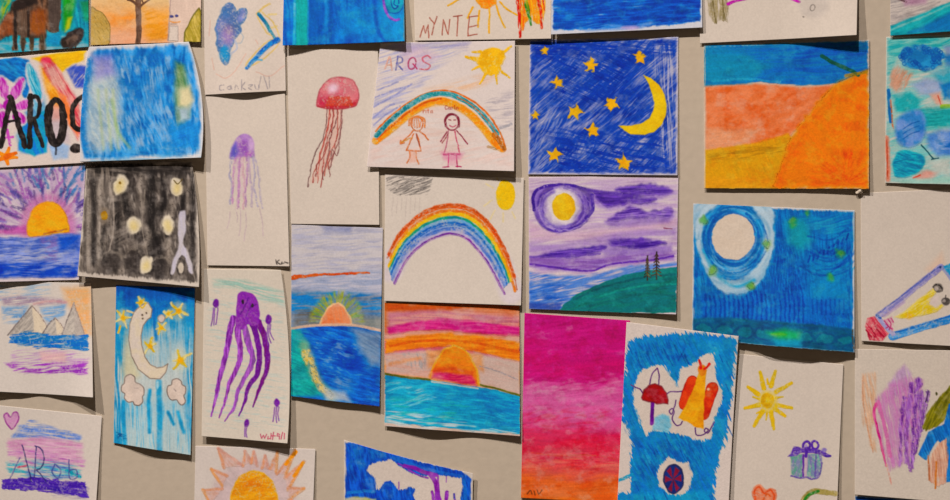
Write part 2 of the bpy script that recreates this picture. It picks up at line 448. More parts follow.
s.line([(112, 100), (118, 130), (130, 148)], 2.5, '#a6c87a', a=.6, soft=2)
s.line([(90, 60), (84, 96), (83, 130), (88, 156)], 5, '#3d83c8', a=.85, soft=2.5, dry=.3)
s.fill([(146, 70), (158, 66), (162, 90), (150, 104), (146, 90)], '#a6cbe6', a=.75, soft=5, st=(80, 14, 2), lo=.3, hi=.6)
s.fill([(120, 60), (150, 58), (158, 100), (136, 130), (122, 110)], '#1d66b8', a=.45, soft=8, st=(80, 20, 4), lo=.35, hi=.6)
s.fill([(128, 100), (166, 104), (170, 140), (130, 150)], '#8fbbe2', a=.6, soft=6, st=(60, 16, 3), lo=.42, hi=.62)
s.fill([(176, 62), (184, 66), (190, 90), (190, 118), (178, 126), (175, 96)], '#6b9850', a=.85, soft=4, st=(80, 16, 3), col2='#8aa862')
s.fill([(180, 90), (190, 86), (194, 100), (188, 108), (179, 106)], '#ece3b4', soft=4)
s.fill([(178, 108), (190, 108), (190, 120), (180, 122)], '#c2d6ea', a=.85, soft=4)
s.fill([(172, 124), (198, 122), (198, 148), (160, 154)], '#4394dc', a=.7, soft=5, st=(-30, 18, 3))
s.fill([(86, 150), (200, 146), (202, 160), (82, 164)], '#6fb6e0', a=.5, soft=4, st=(0, 16, 3), lo=.4, hi=.6)

# ---- pencil jelly cloud with feather marks
s = Sheet('cloud_feather_drawing', 'narrow sheet with blue-violet cloud blot and blue-yellow zigzag feather marks', 'drawing',
          [(203, -70), (283, -72), (286, 91), (205, 95)], lift=(1.5, 6, 2), paper='#e4d8ca', water=False)
pts = [(222, 12), (224, 5.5), (229, 3.5), (234, 5.5), (235.5, 11.5), (240, 9.5), (245, 9), (246.5, 14), (243, 22), (240, 26), (241, 31), (236.5, 37), (234, 44), (230, 51), (229, 60), (225, 65), (221.5, 60), (219, 50), (216.5, 43), (217.5, 35), (215.5, 27), (218, 19)]
s.fill(pts, '#5f7db4', wob=1.4, ws=5, soft=1.4, smooth=True, part='painted_cloud', st=None, col2='#7d88bc', var=.18, edge='#3f74b0', ea=.55, ew=1.6)
s.ell(228, 34, 6, 9, '#a583b6', a=.7, soft=4); s.ell(225, 54, 5, 8, '#3f9acb', a=.85, soft=3); s.ell(226, 12, 5, 5, '#4f7ab4', a=.7, soft=3)
s.line([(237, 30), (243, 36), (241, 43), (236, 43)], .9, '#9ab0c0', a=.7)
s.line([(235, 40), (237, 48), (231, 54)], 2, '#b9c4d8', a=.8)
y_ = dict(a=.8, dry=.2)
s.line([(257, 14), (264, 7), (270, 4)], 2.2, '#e6c770', **y_); s.line([(257, 16), (266, 32), (273, 38), (262, 46), (246, 66), (262, 60), (279, 42), (274, 24), (262, 12)], 1.6, '#e8c976', **y_)
s.line([(268, 15), (276, 14)], 2, '#e8d28c', **y_); s.line([(270, 28), (277, 26)], 2, '#e8d28c', **y_)
p = 'painted_feather'
s.line([(258.5, 14), (265, 22), (270, 31)], 3.6, '#2f78a8', col2='#4a8fa0', part=p+'#a'); s.line([(270, 30), (276, 40)], 2.6, '#59a0b8', part=p+'#a')
s.line([(278, 40), (268, 46), (256, 58), (247, 68)], 5.6, '#1f62c0', w1=3, col2='#2a86d0', part=p+'#b', st=(-45, 7, 2), dry=.12, soft=1)
s.line([(262, 60), (256, 60), (250, 66)], 2, '#58a8d8', a=.8)
for q in ([(216, 74), (226, 78), (236, 70), (246, 54)], [(212, 58), (214, 70)], [(256, 72), (270, 76), (284, 66)], [(210, 20), (209, 36)], [(256, 40), (258, 44)]):
    s.line(q, 1, '#e2b4a0', a=.7)
p = 'pencil_lettering'
G = dict(part=p, a=.75, wob=.4, dry=.25)
for q in ([(224, 85), (220, 86), (220, 90), (224, 90)], [(230, 86), (227, 88), (230, 90), (231, 86), (232, 90)], [(235, 90), (236, 85), (239, 89)], [(242, 80), (242, 90)], [(245, 83), (242, 87), (246, 90)],
          [(249, 85), (253, 85), (249, 88), (252, 90)], [(255, 85), (256, 89), (259, 89), (259, 85)], [(261, 77), (259, 88)], [(264, 76), (268, 89)], [(269, 77), (270, 88)]):
    s.line(q, .85, '#8d8792', **G)

# ---- blue painting with swirl
s = Sheet('blue_swirl_painting', 'deep blue painting with a teal vertical stripe and violet swirl at the top', 'painting',
          [(285, -75), (403, -75), (405, 42), (283, 46)], lift=(8, 3, 6, 10), rc=2, layer=1)
s.wash('#1268c4', st=(85, 30, 5), col2='#0f7cc8', var=.16)
s.fill([(320, -4), (345, 0), (348, 44), (322, 44)], '#1557b0', a=.6, soft=6, st=(80, 22, 4), lo=.4, hi=.65)
s.fill([(345, 12), (362, 2), (376, 6), (378, 40), (340, 36)], '#1c96d2', a=.7, soft=7, st=(-30, 16, 4))
s.fill([(308, -80), (322, -80), (323, 50), (308, 50)], '#1460b6', a=.7, soft=3, st=(88, 30, 3))
s.line([(324, -10), (327, 10), (325, 30)], 4, '#3b97d8', a=.7, soft=2)
s.fill([(296, -80), (308.5, -80), (308, 50), (296, 50)], '#14b0ae', soft=1.2, st=(88, 22, 3), var=.1, part='painted_stripe')
s.line([(294.5, -70), (295, 10), (294, 50)], 2.6, '#5fc0dc', a=.85); s.line([(308.5, -60), (308, 40)], 1.4, '#3f9ad8', a=.8)
s.fill([(380, -10), (406, -10), (406, 44), (378, 44)], '#1c9ace', a=.8, soft=4, st=(70, 14, 4))
s.line([(374, -4), (376, 20), (382, 38), (390, 46)], 3, '#1556b0', a=.8, soft=2)
p = 'painted_swirl'
s.ell(394.5, 2, 9.5, 12, '#21a3bd', part=p, edge='#2a5cb0', ea=.5)
s.line(ring(395, 1, 4, 8, 0, 20, 40, 380), 1.2, '#1c4f9c', part=p); s.line([(396, -3), (394, 4), (398, 7)], 1.1, '#1c4f9c', part=p)
s.line([(383.5, -4), (384.5, 8), (389, 17), (395, 20.5), (399, 19.5)], 2.6, '#7d55c4', part=p, col2='#9a62c8')
s.line([(404, -70), (404.5, 40)], 1, '#bda890', a=.6)

# ---- MYNTE
s = Sheet('lettered_sun_drawing', 'white sheet with red capital letters, yellow sun and hanging rainbow stripes, top centre', 'drawing',
          [(412, -90), (551, -90), (551, 39), (415, 41)], lift=(3, 3, 3), layer=1, paper='#e3d7c7', water=False)
p = 'painted_sun'
s.fill([(472, -20), (475, 0), (481, 8), (489, 9), (496, 4), (499, -20)], '#f4a421', col2='#eb8a1c', part=p, st=(80, 8, 2), var=.14)
for q in ([(460, -1), (448, 5.5)], [(473, 7), (467.5, 18)], [(479, 11), (478, 27)], [(489.5, 9), (489, 33)], [(496.5, 6), (500, 18), (505, 27.5)], [(500, 2), (508, 10), (517, 15)]):
    s.line(q, 1.8, '#f0b52c', dry=.2, part=p)
p = 'painted_rainbow'
def stripe(q, w, c, w1=None, part=p): s.line(q, w, c, w1=w1 or w*.5, st=(85, 9, 1.2), lo=.2, hi=.42, var=.2, part=part, wob=.8)
s.fill([(516, -20), (546, -20), (545, 8), (543, 24), (536, 24), (530, 18), (526, 22), (521, 32), (519, 12)], '#f29a1d', st=(83, 14, 1.4), lo=.2, hi=.45, part=p, col2='#f0b428')
for q, w, c in (([(517, -20), (519, 5), (520, 37)], 5, '#cf3018'), ([(522, -10), (524, 10), (523, 30)], 3, '#ec7a1c'), ([(526, 4), (529, 16), (531, 25)], 4.4, '#3f8a34'), ([(526, 0), (528, 10)], 3, '#a8b02a'),
                ([(536, -10), (540, 8), (542, 28)], 4.5, '#d43a1a'), ([(531, -10), (535, 8), (537, 22)], 4, '#f0951d'), ([(542, -5), (544.5, 10)], 2, '#cf3018'), ([(515, -10), (517, 4)], 1.5, '#cf3018')):
    stripe(q, w, c)
T = dict(part='written_name', wob=.4, smooth=False, a=.9)
for q in ([(420, 37), (423.5, 26), (425.5, 33), (428, 25), (428.8, 38)], [(430, 18), (434, 23.5)], [(437, 17), (434, 25), (432, 35)], [(442, 35), (443.4, 20), (448, 34.5), (450, 20)],
          [(453.5, 16.5), (462, 15.3)], [(458, 16), (457, 36)], [(469.3, 17), (467.8, 36)], [(469, 17), (477.5, 16)], [(469, 27), (477.8, 25.6)], [(467.8, 36), (477, 34.5)]):
    s.line(q, 1.1, '#a5503f', **T)

# ---- blue sea, top
s = Sheet('blue_sea_painting', 'plain dark blue sea painting with ragged white edges, top centre right', 'painting',
          [(552, -95), (702, -100), (702, 28), (551, 35)], lift=(7, 7, 5), paper='#d9dbe2', layer=1)
s.fill([(553, -95), (700, -100), (700, 22), (660, 26), (610, 29), (553, 31)], '#1450b8', st=(-3, 20, 3.2), col2='#1668c4', var=.2, rag=1.3, rst=(-60, 5, 3), soft=1.2, lo=.05, hi=.25)
s.fill([(553, -95), (700, -100), (700, 22), (553, 29)], '#1546a8', a=.6, st=(-4, 30, 4), lo=.48, hi=.62)
s.fill([(575, 25), (630, 24), (660, 22), (640, 29), (580, 32)], '#6f9ee0', a=.8, soft=2, st=(-5, 16, 2), lo=.3, hi=.5)
s.ell(630, 28, 9, 2, '#c0a6d8', a=.8, soft=2)

# ---- pencil and hair, top right
s = Sheet('pencil_creature_drawing', 'white drawing with beige hair strokes and a magenta line, above the orange desert', 'drawing',
          [(698, -95), (860, -95), (855, 36), (700, 43.5)], lift=(1.5, 3, 12), rc=3, layer=1, paper='#e2d7c8', water=False)
s.fill([(706, -20), (726, -20), (728, 6), (727, 22), (720, 20), (714, 24), (708, 12)], '#a89a70', st=(82, 12, 1.3), lo=.28, hi=.5, var=.2, part='painted_hair', rag=2)
s.line([(712, -4), (716, 23)], 1.4, '#7d7046', part='painted_hair'); s.line([(722, -4), (724, 20)], 1.4, '#7d7046', part='painted_hair')
s.line([(728, 4), (738, 0), (760, -3), (785, -3), (794, 0), (799, 2)], 3, '#c234ae', part='painted_outline')
s.ell(813, 6, 15, 12, '#cfc6bc', a=.6, soft=4, st=None)
s.line(ring(812, 8, 2.2, 3, 20), .8, '#6a625c', a=.8); s.ell(803, 17, .9, .7, '#7a726a')

# ---- corner sheet, top right
s = Sheet('teal_slope_painting', 'corner sheet with grey scribble above a teal diagonal slope, top right corner', 'painting',
          [(891, -95), (1015, -95), (1015, 27), (890, 36)], lift=(2, 4, 5), layer=1, paper='#d9cfc6')
s.fill([(890, -95), (960, -95), (940, 4), (910, 22), (890, 28)], '#aaa2a0', st=(-15, 14, 1.6), lo=.35, hi=.6, a=.8)
s.fill([(900, -3), (930, -3), (925, 4), (905, 6)], '#c084b0', a=.6, soft=3)
s.line([(896, -2), (906, 2)], 2, '#6a4a50', dry=.4)
s.fill([(890, 26), (920, 14), (955, 0), (1016, -20), (1016, 40), (890, 37)], '#1fa6b4', st=(-25, 22, 3), soft=1.5, col2='#35b6bc')
s.fill([(908, 33), (935, 20), (960, 8), (1016, -10), (1016, 30), (930, 32)], '#1b76bd', a=.85, st=(-25, 20, 3), soft=3)
s.line([(891, 30), (930, 14), (955, 2)], 2.4, '#a9dcd4', a=.7, soft=1.5)

# ---- violet sunrise over blue sea, left edge
s = Sheet('sunrise_painting', 'orange half sun on blue sea with violet rays, below the black lettered painting', 'painting',
          [(-40, 172), (86, 164), (79, 280), (-38, 283)], lift=(8, 7, 4, 1, 1.5), paper='#e4d8dc')
R_ = ('p', 48, 232, 26, 2.6)
s.fill([(-40, 174), (85, 166), (80, 238), (-40, 238)], '#c0a4cc', a=.8, st=('p', 48, 232, 20, 6), lo=.2, hi=.55, soft=5)
rng = np.random.RandomState(11)
for k in range(150):
    th = math.radians(rng.uniform(182, 358)); r0 = rng.uniform(30, 78); ln = rng.uniform(9, 24); j = rng.uniform(-.13, .13)
    c = ['#7a4aa0', '#9a56ac', '#5a4a9c', '#4a3878', '#4878b4', '#b070b8', '#6a58b0', '#a08ad0'][rng.randint(8)]
    if -0.2 < math.cos(th) < 0.55 and rng.rand() < .5: c = '#3f78b4'
    s.line([(48+r0*math.cos(th), 232+r0*.86*math.sin(th)), (48+(r0+ln)*math.cos(th+j), 232+(r0+ln)*.86*math.sin(th+j))], rng.uniform(1.6, 3.6), c, a=.7, soft=1.1, wob=1.2, dry=.3)
s.fill(ring(48, 228, 28, 35), '#cf84b8', a=.85, soft=5, st=R_, lo=.1, hi=.4)
s.fill([(-40, 227), (10, 229), (28, 224), (28, 234), (-40, 234)], '#c660ac', soft=2, a=.8)
sun = [(27, 235)]+ring(48, 229, 21, 27.5, 0, 20, 180, 360)+[(69, 232), (58, 234), (44, 236), (30, 237)]
s.fill(sun, '#f6bf2e', part='painted_sun', st=(20, 14, 4), col2='#f4b324', var=.05, edge='#e0954a', ea=.4, soft=1.2)
s.fill([(-40, 236), (30, 237.5), (68, 233), (82, 236), (80, 277), (-38, 279)], '#5670cc', st=(-2, 14, 3.4), col2='#8c9cd8', var=.15, soft=1.5, rag=1.2, part='painted_sea')
s.fill([(-40, 246), (76, 248), (76, 266), (-40, 268)], '#b9c0e0', st=(-4, 14, 3), lo=.4, hi=.6, a=.85, soft=3)
s.fill([(58, 236), (80, 234), (79, 250), (60, 250)], '#2350c4', a=.8, soft=4, st=(-5, 14, 3))
s.fill([(-38, 264), (78, 262), (76, 276), (-38, 278)], '#1f47c2', a=.85, soft=2, st=(-3, 18, 3), lo=.25, hi=.5)
s.fill([(40, 238), (58, 236), (56, 262), (44, 262)], '#8a6cb4', a=.6, soft=3, st=(0, 6, 2.5), lo=.42, hi=.6)
s.line([(44, 234), (58, 231), (67, 229)], 2, '#b56a50', a=.7, dry=.3)

# ---- black forest with pale eyes
s = Sheet('dark_forest_painting', 'black and grey ink wash forest with pale yellow lights and a white lizard shape', 'painting',
          [(87, 160), (192, 162), (200, 287), (78.5, 276)], mids={'r': (3, 0)}, lift=(9, 5, 6, 9), rc=4, layer=1, paper='#d5cbbd')
s.fill([(88, 164), (190, 166), (195, 200), (197, 282), (80, 272)], '#7a7168', st=(86, 14, 5), col2='#4f4843', var=.3, rag=2.5, rst=(88, 8, 2), soft=1.5, lo=.05, hi=.3)
s.fill([(90, 162), (190, 163), (192, 176), (90, 176)], '#1f1b1a', a=.8, soft=5, st=(5, 16, 4), lo=.25, hi=.5)
s.fill([(90, 170), (112, 166), (112, 272), (82, 272)], '#a59a8c', a=.75, st=(86, 22, 3), lo=.5, hi=.66, soft=4)
s.fill([(110, 176), (196, 172), (198, 280), (112, 272)], '#2a2524', a=.7, st=(86, 13, 5), lo=.47, hi=.64, soft=4)
s.fill([(100, 176), (196, 172), (198, 280), (90, 272)], '#b5aa9e', a=.7, st=(80, 10, 5), lo=.56, hi=.7, soft=4)
s.fill([(100, 240), (196, 244), (198, 280), (84, 272)], '#948a80', a=.6, st=(30, 10, 6), lo=.45, hi=.65, soft=5)
for k, (x, y0, y1, w) in enumerate(((94, 180, 262, 5), (116, 204, 250, 6), (126, 176, 214, 5), (152, 172, 268, 9), (162, 182, 214, 6), (184, 196, 208, 6), (194, 172, 266, 5), (158, 238, 276, 7), (141, 240, 258, 4), (104, 228, 262, 5))):
    s.line([(x, y0), (x+math.sin(k*2)*2.5, (y0+y1)/2), (x+math.sin(k)*2, y1)], w, '#1d1a1a', a=.8, soft=3, dry=.15, st=(88, 10, 2.4), lo=.1, hi=.4)
for k, (x, y0, y1, w) in enumerate(((100, 180, 256, 3.5), (88, 190, 262, 3), (141, 176, 212, 3.4), (172, 200, 216, 4), (189, 180, 214, 3), (147, 228, 246, 4), (170, 240, 262, 4), (120, 250, 272, 4), (112, 178, 200, 3))):
    s.line([(x, y0), (x+math.sin(k*3)*2, (y0+y1)/2), (x+math.sin(k)*2, y1)], w, '#b9aea0', a=.75, soft=2.4, dry=.25)
s.fill([(112, 206), (150, 230), (150, 250), (114, 246)], '#8d8378', a=.7, soft=5, st=(-30, 14, 4), lo=.3, hi=.6)
s.line([(113, 196), (114, 226), (110, 250)], 1.6, '#b5aa9c', a=.7); s.line([(145, 190), (143, 230), (150, 262)], 1.2, '#a59a8c', a=.6)
for cx, cy, rx, ry in ((112, 263, 10, 11), (134, 262, 9, 12), (160, 268, 9, 10)):
    s.ell(cx, cy, rx, ry, '#37312f', a=.7, soft=4, st=(80, 10, 3), wob=3); s.line(ring(cx, cy, rx+1, ry+1, 0, 14, 200, 340), 2, '#b3a898', a=.5, soft=1.6, wob=2, dry=.3)
for cx, cy, rx, ry, rot in ((120, 185, 7.2, 11, 20), (177, 187.5, 6.5, 9.5, -8), (134.5, 225, 7, 8.5, 0), (168, 225, 6.2, 9.5, -12), (146.5, 265, 6.2, 9, 25)):
    p = 'painted_light#%d' % cx
    s.ell(cx, cy, rx, ry, '#e7ddc4', rot=rot, part=p, wob=2, soft=1.6); s.ell(cx, cy+1, rx*.6, ry*.6, '#e9d79a', rot=rot, soft=3.5)
s.ell(120, 183, 1.2, 1.2, '#8a6a2a'); s.line([(174, 180), (178, 184), (182, 179)], 1, '#6a5a30')
s.ell(104.5, 215.5, 5.5, 8, '#8f8272', soft=2); s.ell(104.5, 215.5, 3.8, 4.6, '#ab8430', part='painted_light#s')
p = 'painted_lizard'
s.fill([(179.5, 214), (182, 211.5), (185.5, 213), (186, 230), (183.5, 242), (187, 250), (192, 262), (194, 273), (190, 272), (187, 262), (182.5, 255), (177.5, 263), (174.5, 274), (171, 273), (173, 262), (178, 250), (179, 240), (178.5, 228)],
       '#d2cdd2', part=p, st=(85, 12, 3), col2='#c6c2d0', smooth=True, soft=1.2)
s.ell(181.5, 268, 3, 5.5, '#d6cbb8', part=p)

# ---- mountains by the sea
s = Sheet('mountain_drawing', 'small drawing of three grey mountains above blue and purple bands, left edge', 'drawing',
          [(-40, 281), (91, 283), (94.5, 397), (-12, 391)], lift=(8, 5, 1.5, 4, 11), rc=4, paper='#e5ddd2', water=False)
S = dict(st=(-6, 14, 1.8))
s.fill([(-5, 284), (50, 284), (48, 298), (-5, 302)], '#9fc2e0', lo=.42, hi=.62, a=.8, soft=4, **S)
s.fill([(62, 288), (91, 286), (92, 334), (82, 336), (74, 312), (66, 300)], '#f3c184', a=.85, soft=5, col2='#f0b070', **S)
s.fill([(0, 298), (20, 296), (60, 299), (66, 304), (40, 306), (4, 305)], '#a288a8', a=.75, soft=3, lo=.3, hi=.55, **S)
s.line([(34, 304), (50, 301), (66, 302)], 2.2, '#d89aa0', a=.7, soft=1.5)
s.fill([(2, 307), (28, 306), (24, 322), (4, 323)], '#77a9dc', lo=.25, hi=.5, a=.9, soft=2.5, **S)
s.fill([(40, 308), (66, 304), (64, 316), (56, 318), (50, 326), (44, 318)], '#86b4e2', lo=.2, hi=.5, a=.9, soft=2.5, **S)
for i, (pl, pr, dark) in enumerate((([(8, 335), (20, 320), (32, 306), (36, 334)], [(32, 306), (40, 315), (48, 328), (44, 334), (34, 334)], 0),
                     ([(42, 334), (48, 325), (55, 318), (57, 335)], [(55, 318), (60, 323), (66, 332), (57, 335)], 0),
                     ([(62, 335), (68, 318), (74, 303), (76, 336)], [(74, 303), (79, 318), (86, 337), (75, 337)], 0))):
    p = 'painted_mountain#%d' % i
    s.fill(pl, '#b9b2a8', part=p, st=(-50, 12, 2), var=.12, col2='#cbc3b6'); s.fill(pr, '#efe0c4' if i < 2 else '#c3bab0', part=p, st=(60, 12, 2), var=.06)
    s.line(pl[:3], 1.3, '#857a78', dry=.3); s.line([pr[0], pr[1], pr[2]], 1.1, '#a8948a', dry=.4)
s.fill([(10, 336), (30, 331), (52, 336), (88, 335), (89, 351), (60, 348), (36, 347), (9, 343)], '#2f84cc', lo=.22, hi=.42, col2='#2a6fc4', rag=2.5, part='painted_sea', **S)
s.fill([(12, 350), (70, 350), (90, 358), (88, 366), (12, 362)], '#c793d2', lo=.38, hi=.6, a=.85, soft=3, **S)
s.fill([(40, 352), (66, 352), (66, 362), (42, 362)], '#eec2c0', a=.8, soft=3, **S)
s.fill([(6, 363), (88, 362), (89, 374), (50, 373), (14, 372)], '#a650c0', lo=.36, hi=.54, rag=2, soft=1.6, **S)
s.fill([(22, 366), (84, 366), (86, 374), (24, 373)], '#8a2fb4', lo=.5, hi=.62, a=.8, soft=2, **S)
s.line([(4, 363), (40, 362)], 1, '#c8a0d4', a=.6)

# ---- heart and scrawled name
s = Sheet('heart_name_drawing', 'drawing with a small pink heart, striped colour bands and a scrawled name, bottom left', 'drawing',
          [(-45, 401), (102, 416), (95, 530), (-48, 520)], lift=(2, 3, 3, 4), rc=4, paper='#e6ddd1', water=False)
S = dict(st=(6, 16, 1.7))
heart = [(11, 429), (6, 422), (4, 416), (7, 413), (10.5, 417), (14, 412), (18, 414), (18, 420), (15, 426)]
s.fill(heart, '#dca2cc', part='painted_heart', edge='#a24a9c', ea=.85, ew=1.3, smooth=True)
s.fill([(18, 428), (30, 421), (50, 426), (70, 432), (81, 436), (80, 442), (40, 438), (12, 437)], '#6f90de', lo=.25, hi=.5, rag=2.5, col2='#8aa4e4', soft=2, **S)
s.fill([(8, 440), (40, 437), (82, 443), (84, 464), (60, 462), (8, 456)], '#e3a0cc', lo=.12, hi=.45, rag=2.5, col2='#e6b4d2', soft=2.5, **S)
s.fill([(8, 452), (40, 450), (86, 460), (84, 468), (10, 464)], '#c87fc6', lo=.45, hi=.62, rag=2, soft=2, **S)
s.fill([(6, 463), (50, 460), (80, 468), (80, 478), (30, 477), (8, 474)], '#66bfce', lo=.34, hi=.55, rag=2.5, soft=2.5, **S)
s.fill([(26, 470), (64, 462), (82, 476), (60, 480), (28, 480)], '#5f74c8', lo=.42, hi=.6, a=.8, soft=2.5, **S)
s.line([(66, 470), (74, 474), (80, 477)], 2.6, '#1fa0b8', dry=.3); s.line([(18, 467), (26, 466)], 2, '#d0607a', dry=.3)
s.fill([(2, 480), (30, 477), (86, 482), (88, 497), (60, 494), (40, 491), (2, 489)], '#4a2cac', lo=.1, hi=.3, rag=2.2, rst=(10, 6, 2), col2='#5b3bb4', part='painted_band', **S)
s.fill([(50, 486), (88, 488), (86, 498), (54, 496)], '#2f1f9a', a=.7, soft=3, lo=.35, hi=.6, **S)
T = dict(part='scrawled_name', wob=.6, a=.8, dry=.1)
for q, c in (([(22, 445), (27, 464), (31.5, 481)], '#32306e'), ([(20, 458), (10, 478)], '#6a62a8'), ([(36, 447), (35, 464), (34, 478)], '#3c3a80'), ([(35, 446), (41, 449), (44, 458), (41, 467), (35, 470)], '#32306e'), ([(37, 470), (46, 481)], '#32306e'),
             ([(55, 464), (52, 472), (58, 478), (61, 470), (56, 465)], '#4a5aa8'), ([(69, 460), (70, 478), (77, 477), (76, 470), (70, 470)], '#4a4a98')):
    s.line(q, 1.3, c, **T)

# ---- moon and clouds, tall
s = Sheet('moon_cloud_painting', 'tall blue painting with a cream crescent moon, yellow stars and two outlined clouds', 'painting',
          [(116, 285), (195, 288), (191, 455), (113.5, 443)], lift=(1.5, 7, 3), rc=2.5, paper='#d9dcd8')
s.grad([(285, '#0f58ac'), (300, '#116cc0'), (312, '#1f84cc'), (326, '#4fa6d4'), (344, '#9fcad8'), (385, '#ccdad6'), (405, '#b6d8e0'), (445, '#c6dcdc')], warp=7, wscale=10, st=(88, 40, 3), var=.06, jit=8)
V = dict(st=(89, 22, 2.2))
s.fill([(114, 290), (124, 290), (123, 446), (113, 446)], '#1c90cc', a=.85, lo=.3, hi=.55, soft=3, **V)
s.fill([(186, 292), (196, 290), (192, 452), (184, 400)], '#2a94ce', a=.75, lo=.34, hi=.58, soft=3, **V)
s.fill([(144, 318), (182, 318), (180, 372), (146, 368)], '#8fc4dc', a=.5, lo=.5, hi=.7, soft=4, **V)
s.fill([(146, 326), (184, 322), (184, 384), (138, 398), (130, 372)], '#d6dfdb', a=.6, lo=.35, hi=.65, soft=6, **V)
s.fill([(126, 332), (140, 376), (126, 388), (122, 372)], '#e6d8a8', a=.7, soft=5)
s.fill([(116, 400), (192, 404), (190, 452), (114, 444)], '#5cb8e0', a=.6, lo=.5, hi=.66, soft=4, **V)
for q, w in (([(159, 382), (160, 415), (160, 450)], 5.5), ([(150, 390), (149, 404), (150, 432)], 3.6), ([(124, 402), (124, 424), (125, 444)], 4), ([(168, 412), (174, 424)], 3), ([(178, 412), (184, 432)], 3.6)):
    s.line(q, w, '#2a98ce', a=.85, soft=1.5, col2='#4aacd8')
s.ell(157.5, 385, 1.4, 3.6, '#a9dcea', soft=1)
s.line([(153, 308), (156, 340)], 3, '#1c74c4', a=.8, soft=1.5)
s.fill([(116, 432), (126, 434), (127, 440), (117, 440)], '#1d5a94', lo=.45, hi=.55, st=(0, 3, 1.5), a=.9)
for i, (cx, cy, r, rot) in enumerate(((123, 318, 8.5, -70), (150, 346, 7.5, -85), (178.5, 311, 9, -60), (161, 328, 5.5, -40), (180.5, 360, 10, -95), (168, 314, 4.5, -90), (141, 302, 5, -120))):
    s.ell(cx, cy, r*.9, r*1.1, '#dfe2c4', a=.6, soft=4)
    for k in range(5):
        th = math.radians(rot+72*k+(k*37+i*53) % 30-15); q = r*(.75+.5*((k*7+i*3) % 5)/4)
        s.line([(cx, cy), (cx+q*math.cos(th), cy+q*math.sin(th))], 3.4, '#efd052', w1=2, part='painted_star#%d' % i, wob=1.3, col2='#eadf9a', soft=.9)
    s.ell(cx, cy, r*.28, r*.28, '#f0b82c', soft=1.5)
s.line([(120, 326), (118, 333)], 2, '#e8c850'); s.line([(127, 311), (134, 313)], 2, '#ecdca0')
s.ell(161.5, 318.5, 3.4, 4, '#e6d6c8', edge='#a89a90', part='painted_bubble')
moon = [(148, 302.5), (140, 306), (134, 312), (130, 324), (128.5, 340), (131.5, 356), (138, 369), (150, 378), (160, 379), (166, 372), (168, 363.5), (163, 367), (157, 368), (150, 364), (145, 357), (141.5, 345), (141, 336), (143, 325), (148, 319), (151, 317), (152, 309)]
s.fill(moon, '#e8dccd', part='painted_moon|cream crescent moon with a sleepy face', edge='#9b8a7c', ea=.7, ew=1, wob=.4, col2='#e9dcc0', var=.02)
for x, y in ((142, 315), (146, 313), (143, 319)): s.ell(x, y, .9, .8, '#6a5a50')
s.line([(139, 303), (142, 308), (146, 303)], 1.6, '#eecb60')
for i, c in enumerate(([(124, 383), (125, 377), (130, 374.5), (134.5, 377), (135.5, 382), (140, 384), (144, 388), (144, 394), (142.5, 397), (143, 402), (139, 405.5), (134.5, 404.5), (133, 401.5), (128, 402), (124.5, 398), (125, 394), (121.5, 391), (121.5, 386)],
                       [(167, 391), (168, 386), (171.5, 384.5), (172.5, 380), (177, 378.5), (181, 381), (182, 384.5), (185.5, 387), (185.5, 393), (184, 396), (185.5, 401), (182.5, 405), (179, 403), (177, 400), (172, 400), (169, 397)])):
    s.fill(c, '#e5d4c5', smooth=True, part='painted_cloud#%d' % i, edge='#8d8078', ea=.8, ew=1, wob=.3)
s.line([(134, 388), (138, 388)], .8, '#b8a8a0'); s.line([(174, 389), (176, 391)], 1.2, '#b8a8a0')

# ---- violet jellyfish
s = Sheet('violet_jellyfish_drawing', 'small pale violet jellyfish with thin trailing lines on a tall cream sheet', 'drawing',
          [(205, 93), (285, 91), (289.5, 266.5), (207.5, 265.5)], lift=(1, 1.5, 2), rc=2, paper='#e3d8c9', water=False)
bell = [(230.5, 159), (231, 150), (236, 139), (244, 133.5), (251, 137), (254, 149), (254, 157), (246, 156), (238, 158)]
p = 'painted_jellyfish'
s.fill(bell, '#b085ca', part=p, col2='#bd93d2', smooth=True, soft=1.2)
s.fill([(230.5, 158), (231.5, 148), (236, 142), (238, 152), (235, 158)], '#5f5ec4', a=.85, soft=2.5); s.ell(244, 146, 5, 6, '#8d50b4', a=.7, soft=3.5)
s.ell(251, 145, 3, 7, '#d3b0dc', a=.8, soft=2); s.ell(249, 154, 4, 3, '#b564c0', a=.6, soft=2)
for i, (x0, x1, y1, c) in enumerate(((233, 229, 205, '#9c9ac8'), (236, 232, 203, '#c07cc4'), (238, 237, 208, '#d0a0cc'), (241, 239, 207, '#b86cc0'), (244, 243, 209, '#d8a0b8'), (247, 246, 206, '#a870b8'), (249, 252, 207, '#b9a6cc'), (252, 258, 206, '#a9a4cc'), (254, 262, 208, '#b9b0d0'))):
    m = (x0+x1)/2
    s.line([(x0, 157), (m-1.5+i % 3, 172), (m+1.2-(i % 2)*2, 188), (x1, y1)], 1.9, c, a=.7, part=p, wob=1.4, dry=.34, soft=1)
for x0, y0, x1, y1 in ((230, 212, 227, 228), (240, 208, 239, 236), (246, 212, 244, 241), (259, 206, 263, 236), (236, 210, 237, 222)):
    s.line([(x0, y0), ((x0+x1)/2+1, (y0+y1)/2), (x1, y1)], 1, '#c8b0bc', a=.65, dry=.3)
s.fill([(234, 160), (252, 160), (254, 195), (232, 195)], '#dcb8d0', a=.4, soft=4, st=(86, 20, 2), lo=.4, hi=.6)
for q in ([(276, 260), (277, 264)], [(279, 260), (277, 262), (280, 264)], [(282, 262), (281, 264), (284, 263)], [(285, 262), (288, 263)]): s.line(q, .9, '#2e2825', part='pencil_signature')

